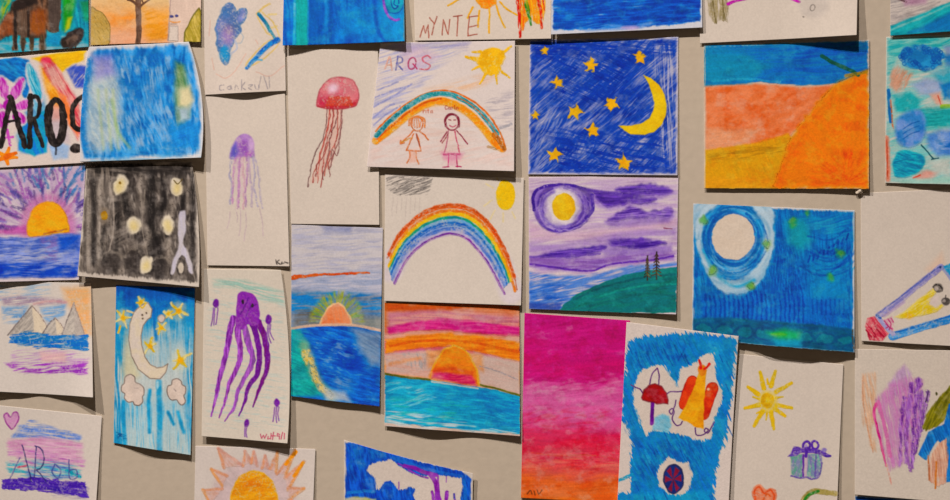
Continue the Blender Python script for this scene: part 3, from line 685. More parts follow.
# ---- red jellyfish
s = Sheet('red_jellyfish_drawing', 'red domed jellyfish with long wavy tentacles on a tall cream sheet', 'drawing',
          [(287, 49), (378, 50), (379.5, 225), (291, 224)], lift=(1, 1.5, 1.5), rc=2.0, paper='#e2d7c8', water=False)
bell = [(317, 106), (317.5, 98), (321, 88), (327, 81), (335, 77.5), (344, 77), (352, 79.5), (357, 87), (358.5, 96), (357, 104), (349, 107.5), (336, 108.8), (325, 108)]
s.fill([(327, 108), (342, 108), (341, 125), (337, 148), (328, 168), (318, 180), (310, 182), (318, 160), (326, 140)], '#ecb9a8', a=.6, soft=4)
p = 'painted_tentacles'
for i, (x0, xm, x1, y1, c) in enumerate(((327, 323, 308, 187, '#6a4040'), (328.5, 326, 313, 182, '#b0483e'), (330, 325, 317, 183, '#c2564a'), (332, 329, 316, 176, '#8a3a36'), (334, 330, 321, 187, '#a84038'), (336, 331, 323, 180, '#703c3c'), (338, 336, 325, 176, '#b8574a'), (340, 338, 328, 170, '#a04a42'), (342, 339, 329, 176, '#8a4a48'), (341, 341, 331, 160, '#8a5a58'))):
    w = 2 if i % 2 else -2
    s.line([(x0, 108), (x0+w*.5, 120), (xm-w*.4, 136), ((xm+x1)/2+w*.5, 155), (x1+1, y1-10), (x1, y1)], 1.05, c, part=p, wob=1.2, a=.85, dry=.12)
p = 'painted_bell'
s.fill(bell, '#d8707e', part=p, smooth=True, col2='#dd8288', edge='#b04a54', ea=.6, var=.06)
s.ell(333, 88, 5.5, 4.5, '#efd2e4', rot=-30, a=.9, soft=3.5); s.ell(350, 88, 6, 8, '#e29a9a', a=.5, soft=4)
s.fill([(317, 105), (320, 98), (328, 98), (326, 107)], '#c4384e', a=.8, soft=3)
s.fill([(318, 106), (330, 105), (345, 105), (357, 100), (356, 105), (346, 108), (330, 109)], '#b8343a', a=.85, soft=2)
for r in range(3):
    for k in range(9-r):
        s.ell(327+k*3.1+r*1.2, 104.5-r*3.2, 1.6, 1.6, '#d2563c', a=.7, soft=1, edge='#b04434', ea=.3, ew=.8)

# ---- purple octopus
s = Sheet('octopus_drawing', 'large purple octopus with wavy arms among tiny squids on a tall sheet', 'drawing',
          [(204, 269), (281, 270), (288, 443), (202, 436)], mids={'r': (5, 0)}, lift=(6, 7, 9), rc=3, top=(0, 0, 2), paper='#e2d9c8', water=False, mott=.4)
s.fill([(212, 280), (245, 280), (284, 292), (284, 304), (262, 300), (238, 288), (214, 286)], '#8fc8ba', lo=.34, hi=.58, a=.75, st=(12, 16, 1.8), soft=3)
s.fill([(208, 286), (286, 294), (286, 430), (206, 430)], '#b9d2cc', lo=.56, hi=.66, a=.55, st=(8, 14, 1.5), soft=4)
ARMS = ([(233, 318), (230, 331), (228, 345), (223, 366), (219, 382), (215.5, 400), (211.5, 416)], [(238.5, 322), (238, 334), (240.5, 350), (238, 366), (230, 382), (226, 398), (220, 417)],
        [(244, 326), (248, 342), (252.5, 356), (251, 366), (244, 379), (238, 392), (234, 408), (225, 421)], [(252, 322), (257.5, 340), (259.5, 358), (257, 374), (249, 386), (245, 402), (239, 416)],
        [(258, 322), (265, 338), (267.5, 358), (267, 370), (259, 390), (253, 407)])
for i, A in enumerate(ARMS):
    p = 'painted_arm#%d' % i
    s.line(A, 6.2, ('#8436a4', '#8a3aa0', '#945ab0', '#742a96', '#7e2888')[i], w1=1.2, tp=2.2, wob=.8, part=p, st=(95, 10, 1.6), var=.25, col2='#a85cc4' if i < 3 else '#6a2290')
head = [(237, 300), (238, 294), (243, 291.5), (252, 294), (257.5, 301), (259.5, 312), (259, 322), (254, 326), (248, 324), (242, 329), (237, 326), (236, 312)]
s.fill(head, '#9a46b6', smooth=True, part='painted_head', st=(60, 8, 2), var=.2, col2='#7f34a4')
s.line([(248, 298), (244, 308), (240, 314)], 1.6, '#5f2688', a=.8); s.line([(256, 304), (250, 308), (246, 316)], 1.4, '#5f2688', a=.7)
s.ell(242.6, 301.6, 1.3, 2, '#241428', part='painted_eye#a'); s.ell(252, 305, 1.3, 2, '#241428', part='painted_eye#b')
for i, (hx_, hy, rx, ry, legs) in enumerate(((216, 303, 3, 4.5, ((213.5, 308, 211, 326), (215, 308, 214, 325), (218, 308, 216, 324))), (268.5, 319.5, 3.2, 5, ((268, 324, 268, 345), (269.5, 325, 271, 343), (271, 325, 274, 340))),
                                  (277, 402.5, 2.8, 4.5, ((275, 407, 273, 421), (277, 407, 277, 422), (279, 407, 279.5, 420))), (247, 422.5, 2.5, 4, ((245.6, 426, 245, 436), (247.5, 426, 247.5, 437))))):
    p = 'painted_squid#%d' % i
    s.ell(hx_, hy, rx, ry, '#6f2c98', part=p, wob=.8)
    for x0, y0, x1, y1 in legs: s.line([(x0, y0), (x0-.8, (y0+y1)/2), (x1, y1)], 1.2, '#8a58ac', part=p, a=.9)
T = dict(part='red_signature', wob=.3, smooth=False)
for q in ([(261, 434), (262, 438), (264, 435), (265, 438), (267, 434)], [(268.5, 436), (268, 438.5), (270, 438)], [(271.5, 433), (271, 438.5)], [(274, 432), (273, 439)], [(272, 435.5), (276, 435.5)],
          [(280, 434), (278, 433), (277.5, 435.5), (280, 435.5), (279.8, 438.5)], [(283, 432), (281.5, 438.5)], [(285, 433), (284.6, 438.5)]):
    s.line(q, .9, '#c4506a', **T)

# ---- tall sunset over deep sea
s = Sheet('tall_sunset_painting', 'tall painting of a salmon half sun over deep blue sea with a yellow shore', 'painting',
          [(291.5, 224.5), (383, 228), (379.5, 406), (291, 396)], lift=(3, 6, 4), rc=3, paper='#d6d2d4')
H = dict(st=(-3, 18, 2.4))
s.fill([(290, 224), (384, 226), (383, 272), (290, 276)], '#b2b5cf', lo=.36, hi=.68, a=.7, soft=4, **H)
s.fill([(320, 226), (352, 226), (350, 233), (326, 233)], '#8e96c0', a=.7, soft=4, **H)
s.fill([(290, 276), (384, 268), (384, 296), (290, 296)], '#a9b6d4', a=.9, soft=3, col2='#c0c2d2', **H)
s.fill([(290, 290), (384, 296), (384, 328), (290, 328)], '#7d93ac', soft=4, col2='#6a86a8', var=.12, **H)
s.fill([(290, 294), (336, 292), (330, 304), (318, 312), (290, 312)], '#2a86ce', lo=.3, hi=.5, soft=3, **H)
s.fill([(346, 292), (384, 296), (384, 316), (362, 310)], '#3d86c6', lo=.42, hi=.56, soft=3, **H)
s.fill([(296, 310), (322, 308), (322, 325), (294, 326)], '#746c60', a=.75, soft=4, lo=.25, hi=.55, **H)
s.fill([(352, 316), (384, 318), (384, 329), (350, 327)], '#8d8f80', a=.7, soft=3, **H)
s.fill(ring(337, 322, 27, 31, 0, 24, 180, 360), '#b3b83c', a=.85, soft=3, st=('p', 337, 322, 10, 5), lo=.3, hi=.6, col2='#7fa85a', wob=2)
s.line([(291, 278), (310, 276), (340, 273.5), (370, 272.5)], 3.8, '#d9672f', w1=1.4, wob=1.2, dry=.2, part='painted_cloud_band')
sun = [(320.5, 326), (322, 318), (328, 308), (333, 304), (338, 303), (344, 307), (350, 317), (352, 326)]
s.fill(sun, '#f0a177', part='painted_sun', edge='#f2c690', ea=.9, ew=1.4, col2='#ea9266', st=(70, 10, 3))
s.fill([(290, 330), (320, 326), (350, 326), (384, 332), (381, 407), (290, 397)], '#1a5cc4', st=(14, 16, 2.6), col2='#1c70cc', var=.18, part='painted_sea')
s.fill([(352, 328), (383, 332), (382, 366), (370, 366), (360, 350)], '#8299b4', a=.85, soft=6, st=(30, 16, 3), col2='#93a5b8')
s.fill([(335, 340), (358, 350), (362, 372), (340, 366), (326, 352)], '#1142b4', a=.7, soft=7)
s.fill([(310, 330), (352, 330), (366, 372), (378, 402), (340, 386), (318, 372)], '#7fb0dc', a=.6, soft=5, st=(16, 7, 2.2), lo=.56, hi=.7)
s.fill([(290, 328), (300, 330), (308, 344), (308, 364), (316, 382), (322, 396), (290, 396)], '#1fa3aa', soft=3, st=(20, 10, 2.5), col2='#27b4ac', var=.14)
s.fill([(291, 332), (306, 330), (310, 348), (296, 350)], '#6aa8b4', a=.7, soft=4, st=(10, 10, 2.5), lo=.3, hi=.6)
s.line([(304, 346), (310, 362), (318, 382), (332, 397)], 10, '#8fb48c', a=.75, soft=4)
s.line([(306, 352), (312, 366), (316, 378), (322, 388), (331, 396)], 7.5, '#e9c766', soft=2, w1=6, col2='#dccd88', part='painted_shore', dry=.3, wob=2.5, st=(40, 6, 2), lo=.1, hi=.4)
s.fill([(324, 388), (346, 392), (352, 402), (326, 400)], '#c6d2d8', a=.85, soft=4, st=(10, 12, 2.5))
s.fill([(330, 372), (352, 378), (352, 392), (334, 388)], '#7fa6d2', a=.7, soft=5, st=(12, 12, 2.5), lo=.3, hi=.6)
s.line([(291, 328.5), (308, 326), (322, 325), (350, 325), (366, 327), (383, 331)], 2.6, '#e6bfa2', a=.9, dry=.15)

# ---- rainbow with two children
s = Sheet('rainbow_children_drawing', 'drawing of two stick children under a teal and orange rainbow, lettered name and sun above', 'drawing',
          [(380.5, 43), (515, 41), (514, 171.5), (367, 167)], lift=(3, 4, 5), rc=3, layer=3, paper='#e8ddd6', water=False)
D = dict(st=(-17, 22, 2.6))
s.fill([(378, 44), (470, 44), (440, 66), (420, 92), (374, 128), (370, 110)], '#b3b5da', lo=.42, hi=.64, a=.8, soft=5, **D)
s.fill([(396, 44), (470, 42), (466, 50), (400, 50)], '#a4a0cc', lo=.35, hi=.6, a=.7, soft=3, st=(-3, 18, 2.4))
s.fill([(400, 46), (420, 46), (440, 56), (420, 70), (404, 70)], '#dfc3da', a=.6, soft=5)
for q, w in (([(372, 108), (392, 97), (412, 84)], 1.8), ([(374, 98), (390, 92), (402, 88)], 1.6), ([(373, 118), (386, 108), (394, 104)], 1.8), ([(374, 125), (382, 118), (400, 106)], 1.6), ([(378, 90), (398, 82)], 1.5)):
    s.line(q, w, '#8f94cc', a=.75, dry=.3)
s.fill([(480, 98), (513, 92), (513, 130), (496, 124), (486, 108)], '#b7b0b8', lo=.44, hi=.62, a=.7, soft=4, st=(-8, 14, 2.2))
s.line([(500, 128), (507, 126), (511, 124)], 2.6, '#a7a6ae', a=.8, dry=.2)
s.fill([(425, 90), (450, 84), (480, 76), (498, 76), (470, 92)], '#f0c094', a=.7, soft=5, lo=.3, hi=.55, st=(-14, 16, 2.6))
s.fill([(372, 140), (440, 128), (512, 150), (512, 168), (370, 165)], '#ebcdc2', lo=.3, hi=.66, a=.7, soft=5, st=(-14, 20, 3))
s.fill([(386, 126), (430, 100), (470, 104), (488, 132), (440, 140), (400, 140)], '#ecd0c2', a=.5, lo=.35, hi=.64, soft=5, st=(5, 20, 3))
p = 'painted_sun'
for q, w in (([(480, 60), (470, 58), (466, 57)], 5), ([(481, 52), (472, 52)], 3), ([(500, 56), (511, 46)], 4), ([(486, 74), (480, 84)], 3), ([(496, 76), (497, 84)], 2.6), ([(502, 72), (510, 78)], 3), ([(480, 66), (472, 70)], 3)):
    s.line(q, w, '#f5c532', dry=.3, part=p, w1=w*.5)
s.fill([(479, 56), (486, 50), (499, 48), (505, 54), (503, 64), (499, 74), (486, 76), (480, 68)], '#f4be1c', part=p, smooth=True, soft=1.4, wob=2, col2='#f6c634', rag=2)
OUT = [(376.5, 136), (390.5, 121), (407.5, 107), (424.5, 97), (441.5, 93.5), (457, 97), (474, 107), (487.5, 121), (497, 134)]
def shift(P, d): return [(x, y+d) for x, y in P]
p = 'painted_rainbow'
INN = [(376, 141), (392, 128), (408, 115), (425, 105), (441, 101), (457, 106), (472, 116), (484, 129), (494, 142), (502, 149)]
s.line(INN, 7.5, '#f4ab2a', part=p, st=(0, 10, 3), col2='#ef8f1e', dry=.12, soft=1.2)
s.line(shift(INN, 3.5)[1:-1], 3, '#f0c074', a=.7, soft=1.6, dry=.3)
s.line(shift(INN[:5], -2), 2, '#d4661c', part=p, dry=.2)
s.line([(376, 131), (390, 117), (407, 103.8), (424.5, 94.2), (441.5, 90.5), (458, 93.6), (476, 103.5), (490, 117), (499, 131), (505, 146)], 1.8, '#dd7428', part=p, dry=.1)
s.line(OUT, 5, '#3f9da2', part=p, st=(20, 8, 2), col2='#5fa4ac', var=.16)
s.line(OUT[:3], 3.4, '#1f7f8c', part=p, dry=.3); s.line(OUT[5:], 1, '#c4602c', dry=.2)
s.line([(494, 135), (500, 142), (504, 149)], 5, '#a4602c', part=p, dry=.25, col2='#d4822c'); s.line([(488, 147), (496, 149)], 2.6, '#b08a5a', a=.8, dry=.3)
s.line([(492, 141), (498, 148)], 4, '#f0901c', dry=.2, part=p)
p = 'drawn_child#orange'
o = '#d87a44'
K = dict(part=p, wob=.7, dry=.16)
for k in range(7): s.line([(411+k*1.9, 128-abs(k-3)*.6), (410.5+k*2.1, 121), (413+k*1.4, 117.5)], 1.2, '#e29a70', **K)
s.line(ring(417, 124, 6, 7, 0, 18), 1.2, o, **K); s.line([(409, 126), (410, 120), (416, 116.5), (424, 119), (424.5, 127)], 1.5, '#dd8a50', **K)
for q in ([(413, 131), (407.5, 137), (401, 143)], [(420, 131), (424, 135), (428, 140)], [(414, 134), (410, 142), (406.5, 150.5)], [(417, 135), (419, 142), (421, 151)], [(406.5, 150.5), (414, 151), (421, 151)],
          [(410, 151), (409.5, 158), (407, 163)], [(416, 151), (416.5, 159), (419, 163.5)], [(401, 141), (400.5, 143.5), (404, 143)]): s.line(q, 1.3, o, **K)
s.line([(416, 134), (420, 146)], 1.2, '#a0503c', **K); s.line([(402, 142), (412, 138)], 1.6, '#d09a50', a=.8, dry=.3)
s.fill([(410, 151), (417, 151), (416, 162), (409, 162)], '#f0b49a', a=.6, soft=2)
p = 'drawn_child#red'
K = dict(part=p, wob=.5, dry=.08)
c = '#8e2f42'
s.line(ring(452, 122.5, 6.6, 7.8, 0, 22), 1.4, c, **K); s.line([(445.6, 126), (445.4, 119), (449, 114.8), (455, 114.8), (458.5, 119), (458.6, 127)], 2.2, '#7d2a38', **K)
s.line([(449, 120), (451, 120.4)], .9, c, **K); s.line([(454, 120), (456, 120)], .9, c, **K); s.line([(450, 126), (453, 127), (456, 125.4)], .9, '#c0506a', **K)
for q, cc in (([(448.5, 131), (447, 142), (444, 154)], '#c06a80'), ([(455, 131), (457, 142), (460, 154)], '#c8506a'), ([(447, 132), (443, 138), (440.7, 142)], c), ([(448, 134), (445, 139), (442, 143)], '#a05050'), ([(456.5, 131), (462, 137), (467.5, 144)], c),
              ([(449, 155), (448.6, 161), (448, 167)], '#c03068'), ([(456.5, 155), (457, 161), (457.5, 167)], '#b02a58'), ([(443, 167.4), (449, 167)], '#b02a58'), ([(456, 166.6), (461, 167)], '#b02a58')): s.line(q, 1.2, cc, **K)
s.line([(444, 154.5), (452, 154), (460, 154.5)], 1.8, '#a8305a', **K)
s.fill([(441, 152), (464, 153), (460, 160), (444, 160)], '#e88ab0', a=.6, soft=2.5); s.fill([(449, 156), (457, 156), (457, 166), (449, 166)], '#e8a0bc', a=.5, soft=2)
for p, w_, x0, y0, cc in (('written_name#a', 'rita', 423, 109, '#c8664a'), ('written_name#b', 'Carla', 445, 105.5, '#b04a4a')):
    GL = {'C': [[(2.4, .6), (.6, .4), (0, 2.2), (.8, 4), (2.6, 3.4)]], 'a': [[(2, 1.8), (.3, 2), (.3, 4), (2, 3.6), (2, 1.8), (2.3, 4)]], 'r': [[(0, 1.6), (.2, 4)], [(.2, 2.4), (1.6, 1.7)]], 'l': [[(.6, 0), (.7, 4)]],
          'i': [[(.5, 1.6), (.6, 4)]], 't': [[(1, 0), (1.1, 4)], [(0, 1.4), (2, 1.4)]]}
    for ch in w_:
        for q in GL[ch]: s.line([(x0+a, y0+b) for a, b in q], .75, cc, part=p, wob=.2, smooth=False, a=.8)
        x0 += {'i': 1.7, 'l': 2, 'r': 2.4}.get(ch, 3.3)
T = dict(wob=.4, dry=.15)
for q, cc, pp in (([(385, 69), (389.5, 57), (392, 70)], '#e2a992', 'A'), ([(387, 65), (391, 65)], '#e2a992', 'A'), ([(396, 70), (398, 56.5)], '#5f62ac', 'R'), ([(397.5, 57), (402, 58), (402, 62), (397, 64)], '#6a6cb2', 'R'), ([(397, 64), (402.5, 70)], '#5f62ac', 'R'),
              (ring(412, 63.5, 3.8, 5.8, 10, 16), '#b6486c', 'O'), ([(430.5, 58), (427, 55.6), (422.5, 58), (424, 62), (430, 65), (428, 69), (420, 69.5)], '#cc6272', 'S')):
    s.line(q, 1.5, cc, part='lettering#'+pp, a=.85, **T)
s.line([(413, 64), (417, 69)], 1.4, '#b6486c', **T)

# ---- big rainbow
s = Sheet('rainbow_drawing', 'white sheet with one large full rainbow, grey rain cloud and yellow oval sun', 'drawing',
          [(385, 173.5), (524, 178), (521, 305.5), (384.5, 301)], lift=(2, 3, 2), rc=4, paper='#e5dbcd', water=False)
O = np.array(curve([(387, 257), (400, 233), (424, 211.5), (451, 204), (475, 210), (493, 228), (508, 256), (518, 290)], False, 5))
I = np.array(curve([(395, 284), (408, 259), (427, 242.5), (449.5, 235), (466, 239.5), (484, 259), (496, 279), (504, 294)], False, 5))
def band(t): return [tuple(q) for q in O*(1-t)+I*t]
s.line(band(.5), 24, '#e2d8e4', a=.6, soft=3)
p = 'painted_rainbow'
for t, w, c, k in ((.06, 5.4, '#e0703a', dict(col2='#dc6430')), (.03, 1, '#b8502c', dict(dry=.3)), (.165, 1.6, '#ecc0a0', {}), (.22, 3.6, '#e88440', dict(col2='#ec9c48')), (.325, 4.2, '#f2c51f', dict(col2='#f3cf3a')), (.44, 3.6, '#1f8f96', dict(col2='#1f9a7c')),
                   (.53, 3.6, '#92bfe2', dict(col2='#74a8dc')), (.62, 3.8, '#3f7cc8', dict(col2='#2f62b8')), (.71, 4, '#9ab8e0', dict(col2='#7f9fd8')), (.81, 4.4, '#a7b2e0', dict(col2='#5f7fc8')), (.90, 2.6, '#c4bce2', {}), (.965, 2.3, '#6a2f9c', dict(col2='#82409f'))):
    z0_, z1_ = int(3*abs(math.sin(t*41))), int(3*abs(math.sin(t*67+1)))
    bb = band(t); s.line(bb[z0_ % 2:len(bb)-z1_ % 3], w, c, part=p, smooth=False, wob=.8, soft=.8, w1=w*.85, **k)
s.line(band(.68)[4:20], 1.2, '#3565b8', dry=.4, a=.9); s.line(band(.77)[10:30], 1.2, '#4a6fc0', dry=.45, a=.9); s.line(band(1.0), 1.6, '#cdb0d8', a=.6, smooth=False)
s.ell(505.5, 195, 9.6, 14.8, '#f4ce16', part='painted_sun', st=(70, 10, 2), var=.05)
for q in ([(492, 200), (484, 206)], [(495, 210), (490, 219)], [(503, 213), (503, 222)], [(512, 212), (515, 218)], [(493, 188), (486, 184)], [(498, 180), (495, 175)]): s.line(q, 1.6, '#eedc9a', a=.7, dry=.3)
p = 'painted_cloud'
s.fill([(386, 178), (400, 175), (424, 176), (432, 178), (431, 188), (426, 195), (412, 194), (398, 196), (388, 190)], '#8f8983', st=(-22, 10, 1.3), lo=.36, hi=.56, part=p, rag=2, a=.9)
for q in ([(396, 190), (408, 182), (428, 178)], [(400, 195), (414, 186), (431, 181)], [(410, 195), (424, 188), (430, 186)], [(392, 184), (404, 178)]): s.line(q, 1.1, '#6a645f', a=.8, dry=.35, part=p)
for k in range(7): s.line([(393+k*4.5, 198), (392+k*4.5, 216-(k % 3)*3)], 1.1, '#cfc4ba', a=.6, dry=.3)

# ---- pink and orange sunset
s = Sheet('striped_sunset_painting', 'painting of an orange sun setting over turquoise sea with magenta and orange sky stripes', 'painting',
          [(384.5, 302.5), (519.5, 304.5), (520, 436), (384.5, 426)], lift=(3, 8, 4, 5), rc=2, paper='#e6d8ce')
Hs = dict(st=(2, 26, 3))
s.grad([(300, '#c8703c'), (306, '#d07a50'), (312, '#dc9484'), (318, '#d88a9c'), (325, '#cc4a8c'), (332, '#dc8aa0'), (338, '#eeae84'), (346, '#ee9028'), (354, '#ec8e34'), (361, '#e4b494'), (372, '#dcc0b6'), (388, '#dfc4b2'), (440, '#dfc4b2')], ang=3, warp=2.5, wscale=26, st=(3, 22, 2.5), var=.09, jit=3)
# grad turns about the origin, so stripes further right sit lower; repaint the main stripes where they run
s.fill([(385, 303), (520, 305), (520, 322), (470, 318), (430, 314), (385, 318)], '#d2764c', soft=3, col2='#dc9470', a=.85, **Hs)
s.fill([(388, 312), (430, 308), (520, 316), (520, 330), (440, 322), (388, 330)], '#d88ca8', soft=3, a=.85, col2='#e4a4a4', **Hs)
s.fill([(388, 328), (410, 323), (440, 318), (480, 322), (520, 327), (520, 336), (470, 333), (440, 330), (410, 331), (390, 336)], '#cc3484', soft=2, col2='#d85090', part='painted_stripe#m', rag=1.5, **Hs)
s.fill([(385, 334), (410, 332), (440, 331), (480, 335), (520, 337), (520, 346), (440, 338), (386, 345)], '#ecb8a4', soft=2.5, a=.8, **Hs)
s.fill([(385, 340), (410, 336), (450, 333), (480, 336), (520, 343), (520, 362), (480, 352), (448, 346), (420, 348), (386, 353)], '#ee8d22', soft=2.5, col2='#f09c38', part='painted_stripe#o', rag=2, **Hs)
s.line([(390, 346), (420, 341), (460, 341), (500, 348), (518, 352)], 2.6, '#dc6a18', a=.8, dry=.3)
s.fill([(385, 354), (430, 350), (436, 360), (428, 378), (385, 374)], '#dcbfb4', soft=2.5, col2='#d8ac9c', **Hs)
s.fill([(474, 352), (520, 362), (520, 394), (480, 384)], '#dcc3b6', soft=2.5, col2='#d2b4a8', st=(14, 22, 2.5))
s.fill([(426, 350), (448, 348), (482, 354), (484, 372), (470, 366), (440, 366), (428, 368)], '#e2a878', soft=3, st=(3, 14, 3))
s.fill([(404, 353), (428, 352), (424, 370), (406, 366)], '#a9a6a8', lo=.46, hi=.6, a=.8, soft=3, st=(80, 8, 2))
s.line([(480, 366), (500, 372), (518, 380)], 1.4, '#a8a2a8', a=.8, dry=.35); s.line([(390, 364), (420, 358)], 3.5, '#e0925a', a=.7, soft=2, dry=.2)
sea = [(385, 374), (404, 377), (432, 380), (456, 383), (480, 387), (500, 391), (520, 396), (520, 434), (470, 430), (385, 422)]
s.fill(sea, '#1f9ccc', st=(5, 16, 2.4), col2='#2fb0d0', var=.14, part='painted_sea', rag=1)
s.fill([(385, 378), (400, 382), (440, 395), (430, 420), (385, 424)], '#8fcfe0', st=(-12, 16, 2.2), lo=.48, hi=.64, a=.85, soft=3)
s.fill([(390, 396), (470, 402), (470, 428), (390, 420)], '#46c0bc', st=(0, 16, 2.2), lo=.48, hi=.62, a=.7, soft=4)
s.fill([(386, 408), (440, 416), (480, 424), (519, 430), (519, 437), (385, 427)], '#cfe0e2', st=(5, 18, 2), lo=.42, hi=.6, a=.9, soft=3)
s.fill([(480, 390), (520, 398), (520, 430), (494, 426)], '#187cc0', st=(10, 12, 2.4), lo=.4, hi=.58, a=.7, soft=4)
s.fill([(440, 384), (500, 394), (490, 410), (430, 398)], '#1784c2', st=(8, 14, 2.4), lo=.4, hi=.58, a=.7, soft=4)
s.line([(385, 373.5), (404, 377), (430, 379.5)], 2.2, '#5f6428', dry=.12, part='painted_horizon#a'); s.line([(480, 385), (500, 389.5), (520, 395.5)], 2, '#71742c', dry=.12, part='painted_horizon#b')
s.line([(432, 381.5), (456, 385), (478, 388.5)], 1.6, '#e4dccf', a=.8)
sun = [(431.5, 379), (432, 370), (437, 358), (445, 349), (454, 345.5), (463, 348.5), (470, 356), (477, 370), (478.5, 386), (460, 383)]
s.fill(sun, '#ef9a30', part='painted_sun', st=(-4, 12, 3), col2='#e88a34', edge='#eab85c', ea=.9, ew=1.6)
s.fill([(432, 378), (433.5, 371), (452, 373), (472, 375), (476, 381), (477, 386), (456, 383)], '#d43c78', soft=2.5, st=(3, 12, 3), col2='#dc5a7c', a=.92)
s.line([(435, 371), (452, 369), (472, 373)], 4, '#dc6448', a=.75, soft=2.2)
s.fill([(386, 304), (470, 305), (450, 310), (388, 312)], '#cc5a28', a=.7, soft=2.5, st=(2, 16, 2.4))

# ---- stars and moon
s = Sheet('starry_moon_painting', 'square blue night painting with ten yellow stars and a yellow crescent moon', 'painting',
          [(530, 39.5), (678.5, 37), (677.5, 175.5), (528, 174.5)], lift=(1.5, 1.5, 1.5), rc=1.5, paper='#d3cfdc')
s.fill([(531, 41), (677, 39), (676, 173.5), (529.5, 173)], '#6f80c8', a=.85, st=(-50, 14, 4), lo=.05, hi=.5, rag=1.6, soft=1.2)
s.fill([(531, 42), (676, 40), (675, 173), (530, 172)], '#2f52bc', st=(-42, 16, 2.6), lo=.26, hi=.52, rag=1.6, col2='#2446ac', soft=1.2, var=.14)
s.fill([(545, 60), (600, 44), (640, 48), (610, 100), (560, 110)], '#2342ac', st=(25, 16, 2), lo=.4, hi=.58, soft=6)
s.fill([(532, 100), (575, 110), (600, 150), (532, 172)], '#b9bede', st=(-62, 14, 2.4), lo=.5, hi=.68, soft=6, a=.6)
s.fill([(654, 42), (676, 41), (675, 172), (660, 172)], '#cbcadd', st=(88, 22, 1.5), lo=.46, hi=.64, soft=4, a=.8)
s.fill([(600, 90), (640, 80), (650, 110), (610, 130)], '#213fa8', st=(-45, 14, 2), lo=.35, hi=.55, soft=5)
s.fill([(545, 128), (660, 136), (672, 172), (560, 172)], '#2644b0', st=(12, 16, 2), lo=.38, hi=.55, soft=5)
s.fill([(532, 41), (676, 39), (674, 56), (534, 58)], '#2443ae', st=(6, 18, 2), lo=.36, hi=.54, soft=4)
for i, (x, y, r, rot) in enumerate(((544.5, 51, 5, -90), (591, 65, 8.5, -85), (639.4, 57.5, 7.6, -88), (557.4, 82.7, 7, -100), (611.7, 104, 8, -120), (575, 112, 9, -75), (593, 130, 8, -95), (536, 116, 5.5, -90), (554.5, 154.7, 8.6, -80), (624, 162.6, 9, -90))):
    s.fill(star(x, y, r, rot, .5), '#f3c71c', part='painted_star#%d' % i, wob=2.2, col2='#f0bc24', ws=4, soft=.9)
moon = [(643.4, 74.5), (651, 78), (659, 85), (665, 95), (667, 104), (666, 115), (662, 124), (654, 132), (645, 135), (631, 134), (624, 130), (618.5, 125.5), (630, 126), (640, 123.5), (649, 119), (653, 111), (654.5, 103), (652, 93), (648, 83)]
s.fill(moon, '#f1d127', part='painted_moon', wob=.7, var=.05)
s.line([(618, 127), (630, 136), (646, 137.5), (660, 130), (668, 112), (667, 96)], 1, '#1c2f8c', a=.7, dry=.3)

# ---- violet night over hill
s = Sheet('violet_night_painting', 'painting of a yellow moon in swirling violet clouds over a teal hill with two conifers', 'painting',
          [(528.8, 177), (678.5, 176), (676, 314.5), (529, 309)], lift=(2, 3, 3), rc=2.5, paper='#e6d8dd')
Hn = dict(st=(-4, 26, 3.2))
s.fill([(529, 178), (678, 178), (678, 268), (529, 280)], '#c4a6d6', lo=.3, hi=.64, a=.8, soft=3, **Hn)
s.fill([(529, 222), (560, 234), (610, 228), (678, 218), (678, 226), (600, 240), (529, 240)], '#dcb6d0', a=.7, soft=4, **Hn)
RNG = [(533, 205), (534, 193), (543, 187), (560, 184.5), (580, 187), (592, 193), (593, 208), (586, 222), (572, 230), (556, 233), (542, 227), (535, 216)]
s.fill(RNG, '#7b5cbc', smooth=True, st=('p', 564, 207, 5, 60), var=.22, col2='#9a80cc', soft=1.5, part='painted_halo')
s.line([(534, 210), (533, 198), (537, 190), (550, 185.5), (570, 185), (585, 189)], 3, '#4b2f9e', dry=.2); s.line([(592, 195), (592.5, 210), (586, 218)], 3.5, '#4f34a4', dry=.15)
s.line([(540, 222), (548, 229), (560, 231), (574, 228), (584, 221)], 2.5, '#5c40ac', dry=.2); s.line([(543, 218), (556, 225), (572, 222), (580, 212)], 2, '#a892d8', a=.8)
for k in range(12): s.line(ring(563+math.sin(k)*1.5, 208, 20+k*.8, 18+k*.4, 8, 24, k*67 % 360, k*67 % 360+100), 1.8, ('#5a3fb0', '#a48ad4', '#4a2f9c', '#c4b0e0')[k % 4], a=.65, dry=.3, wob=1.2)
s.ell(562.5, 207, 17, 18.5, '#e9dfe4', soft=4, wob=2.5)
s.line(ring(561, 209, 20, 18, 0, 20, 60, 250), 2.6, '#8e78cc', a=.7, soft=1.5, dry=.2)
s.ell(564, 206.8, 11.6, 13.8, '#f4cb2c', part='painted_moon', col2='#f2d24a')
def cloud(q, c, k, **kw):
    s.fill([(x+(x-633)*.06, y+3.2) for x, y in q], '#a384d0', smooth=True, a=.75, soft=3, st=(-3, 16, 2.4), wob=2)
    s.fill(q, c, smooth=True, st=(-3, 16, 1.8), var=.22, soft=2.2, part='painted_cloud#%d' % k, wob=1.8, **kw)
cloud([(615, 190), (630, 185.5), (655, 184), (672, 189), (670, 193), (650, 196), (630, 194)], '#5a3ba8', 1, col2='#7452b8')
cloud([(594, 193), (606, 193), (625, 195), (645, 197), (657, 200), (644, 203), (628, 203), (612, 206), (602, 204)], '#5536a2', 2, col2='#6a48b0')
cloud([(607, 220), (620, 212), (634, 207), (645, 211), (660, 210), (671, 208), (670, 217), (650, 218), (630, 219), (616, 221)], '#5837a6', 3, col2='#8d6cc4')
s.fill([(606, 221), (640, 218), (672, 216), (670, 222), (640, 226), (610, 228)], '#a98ad0', a=.7, soft=3, **Hn)
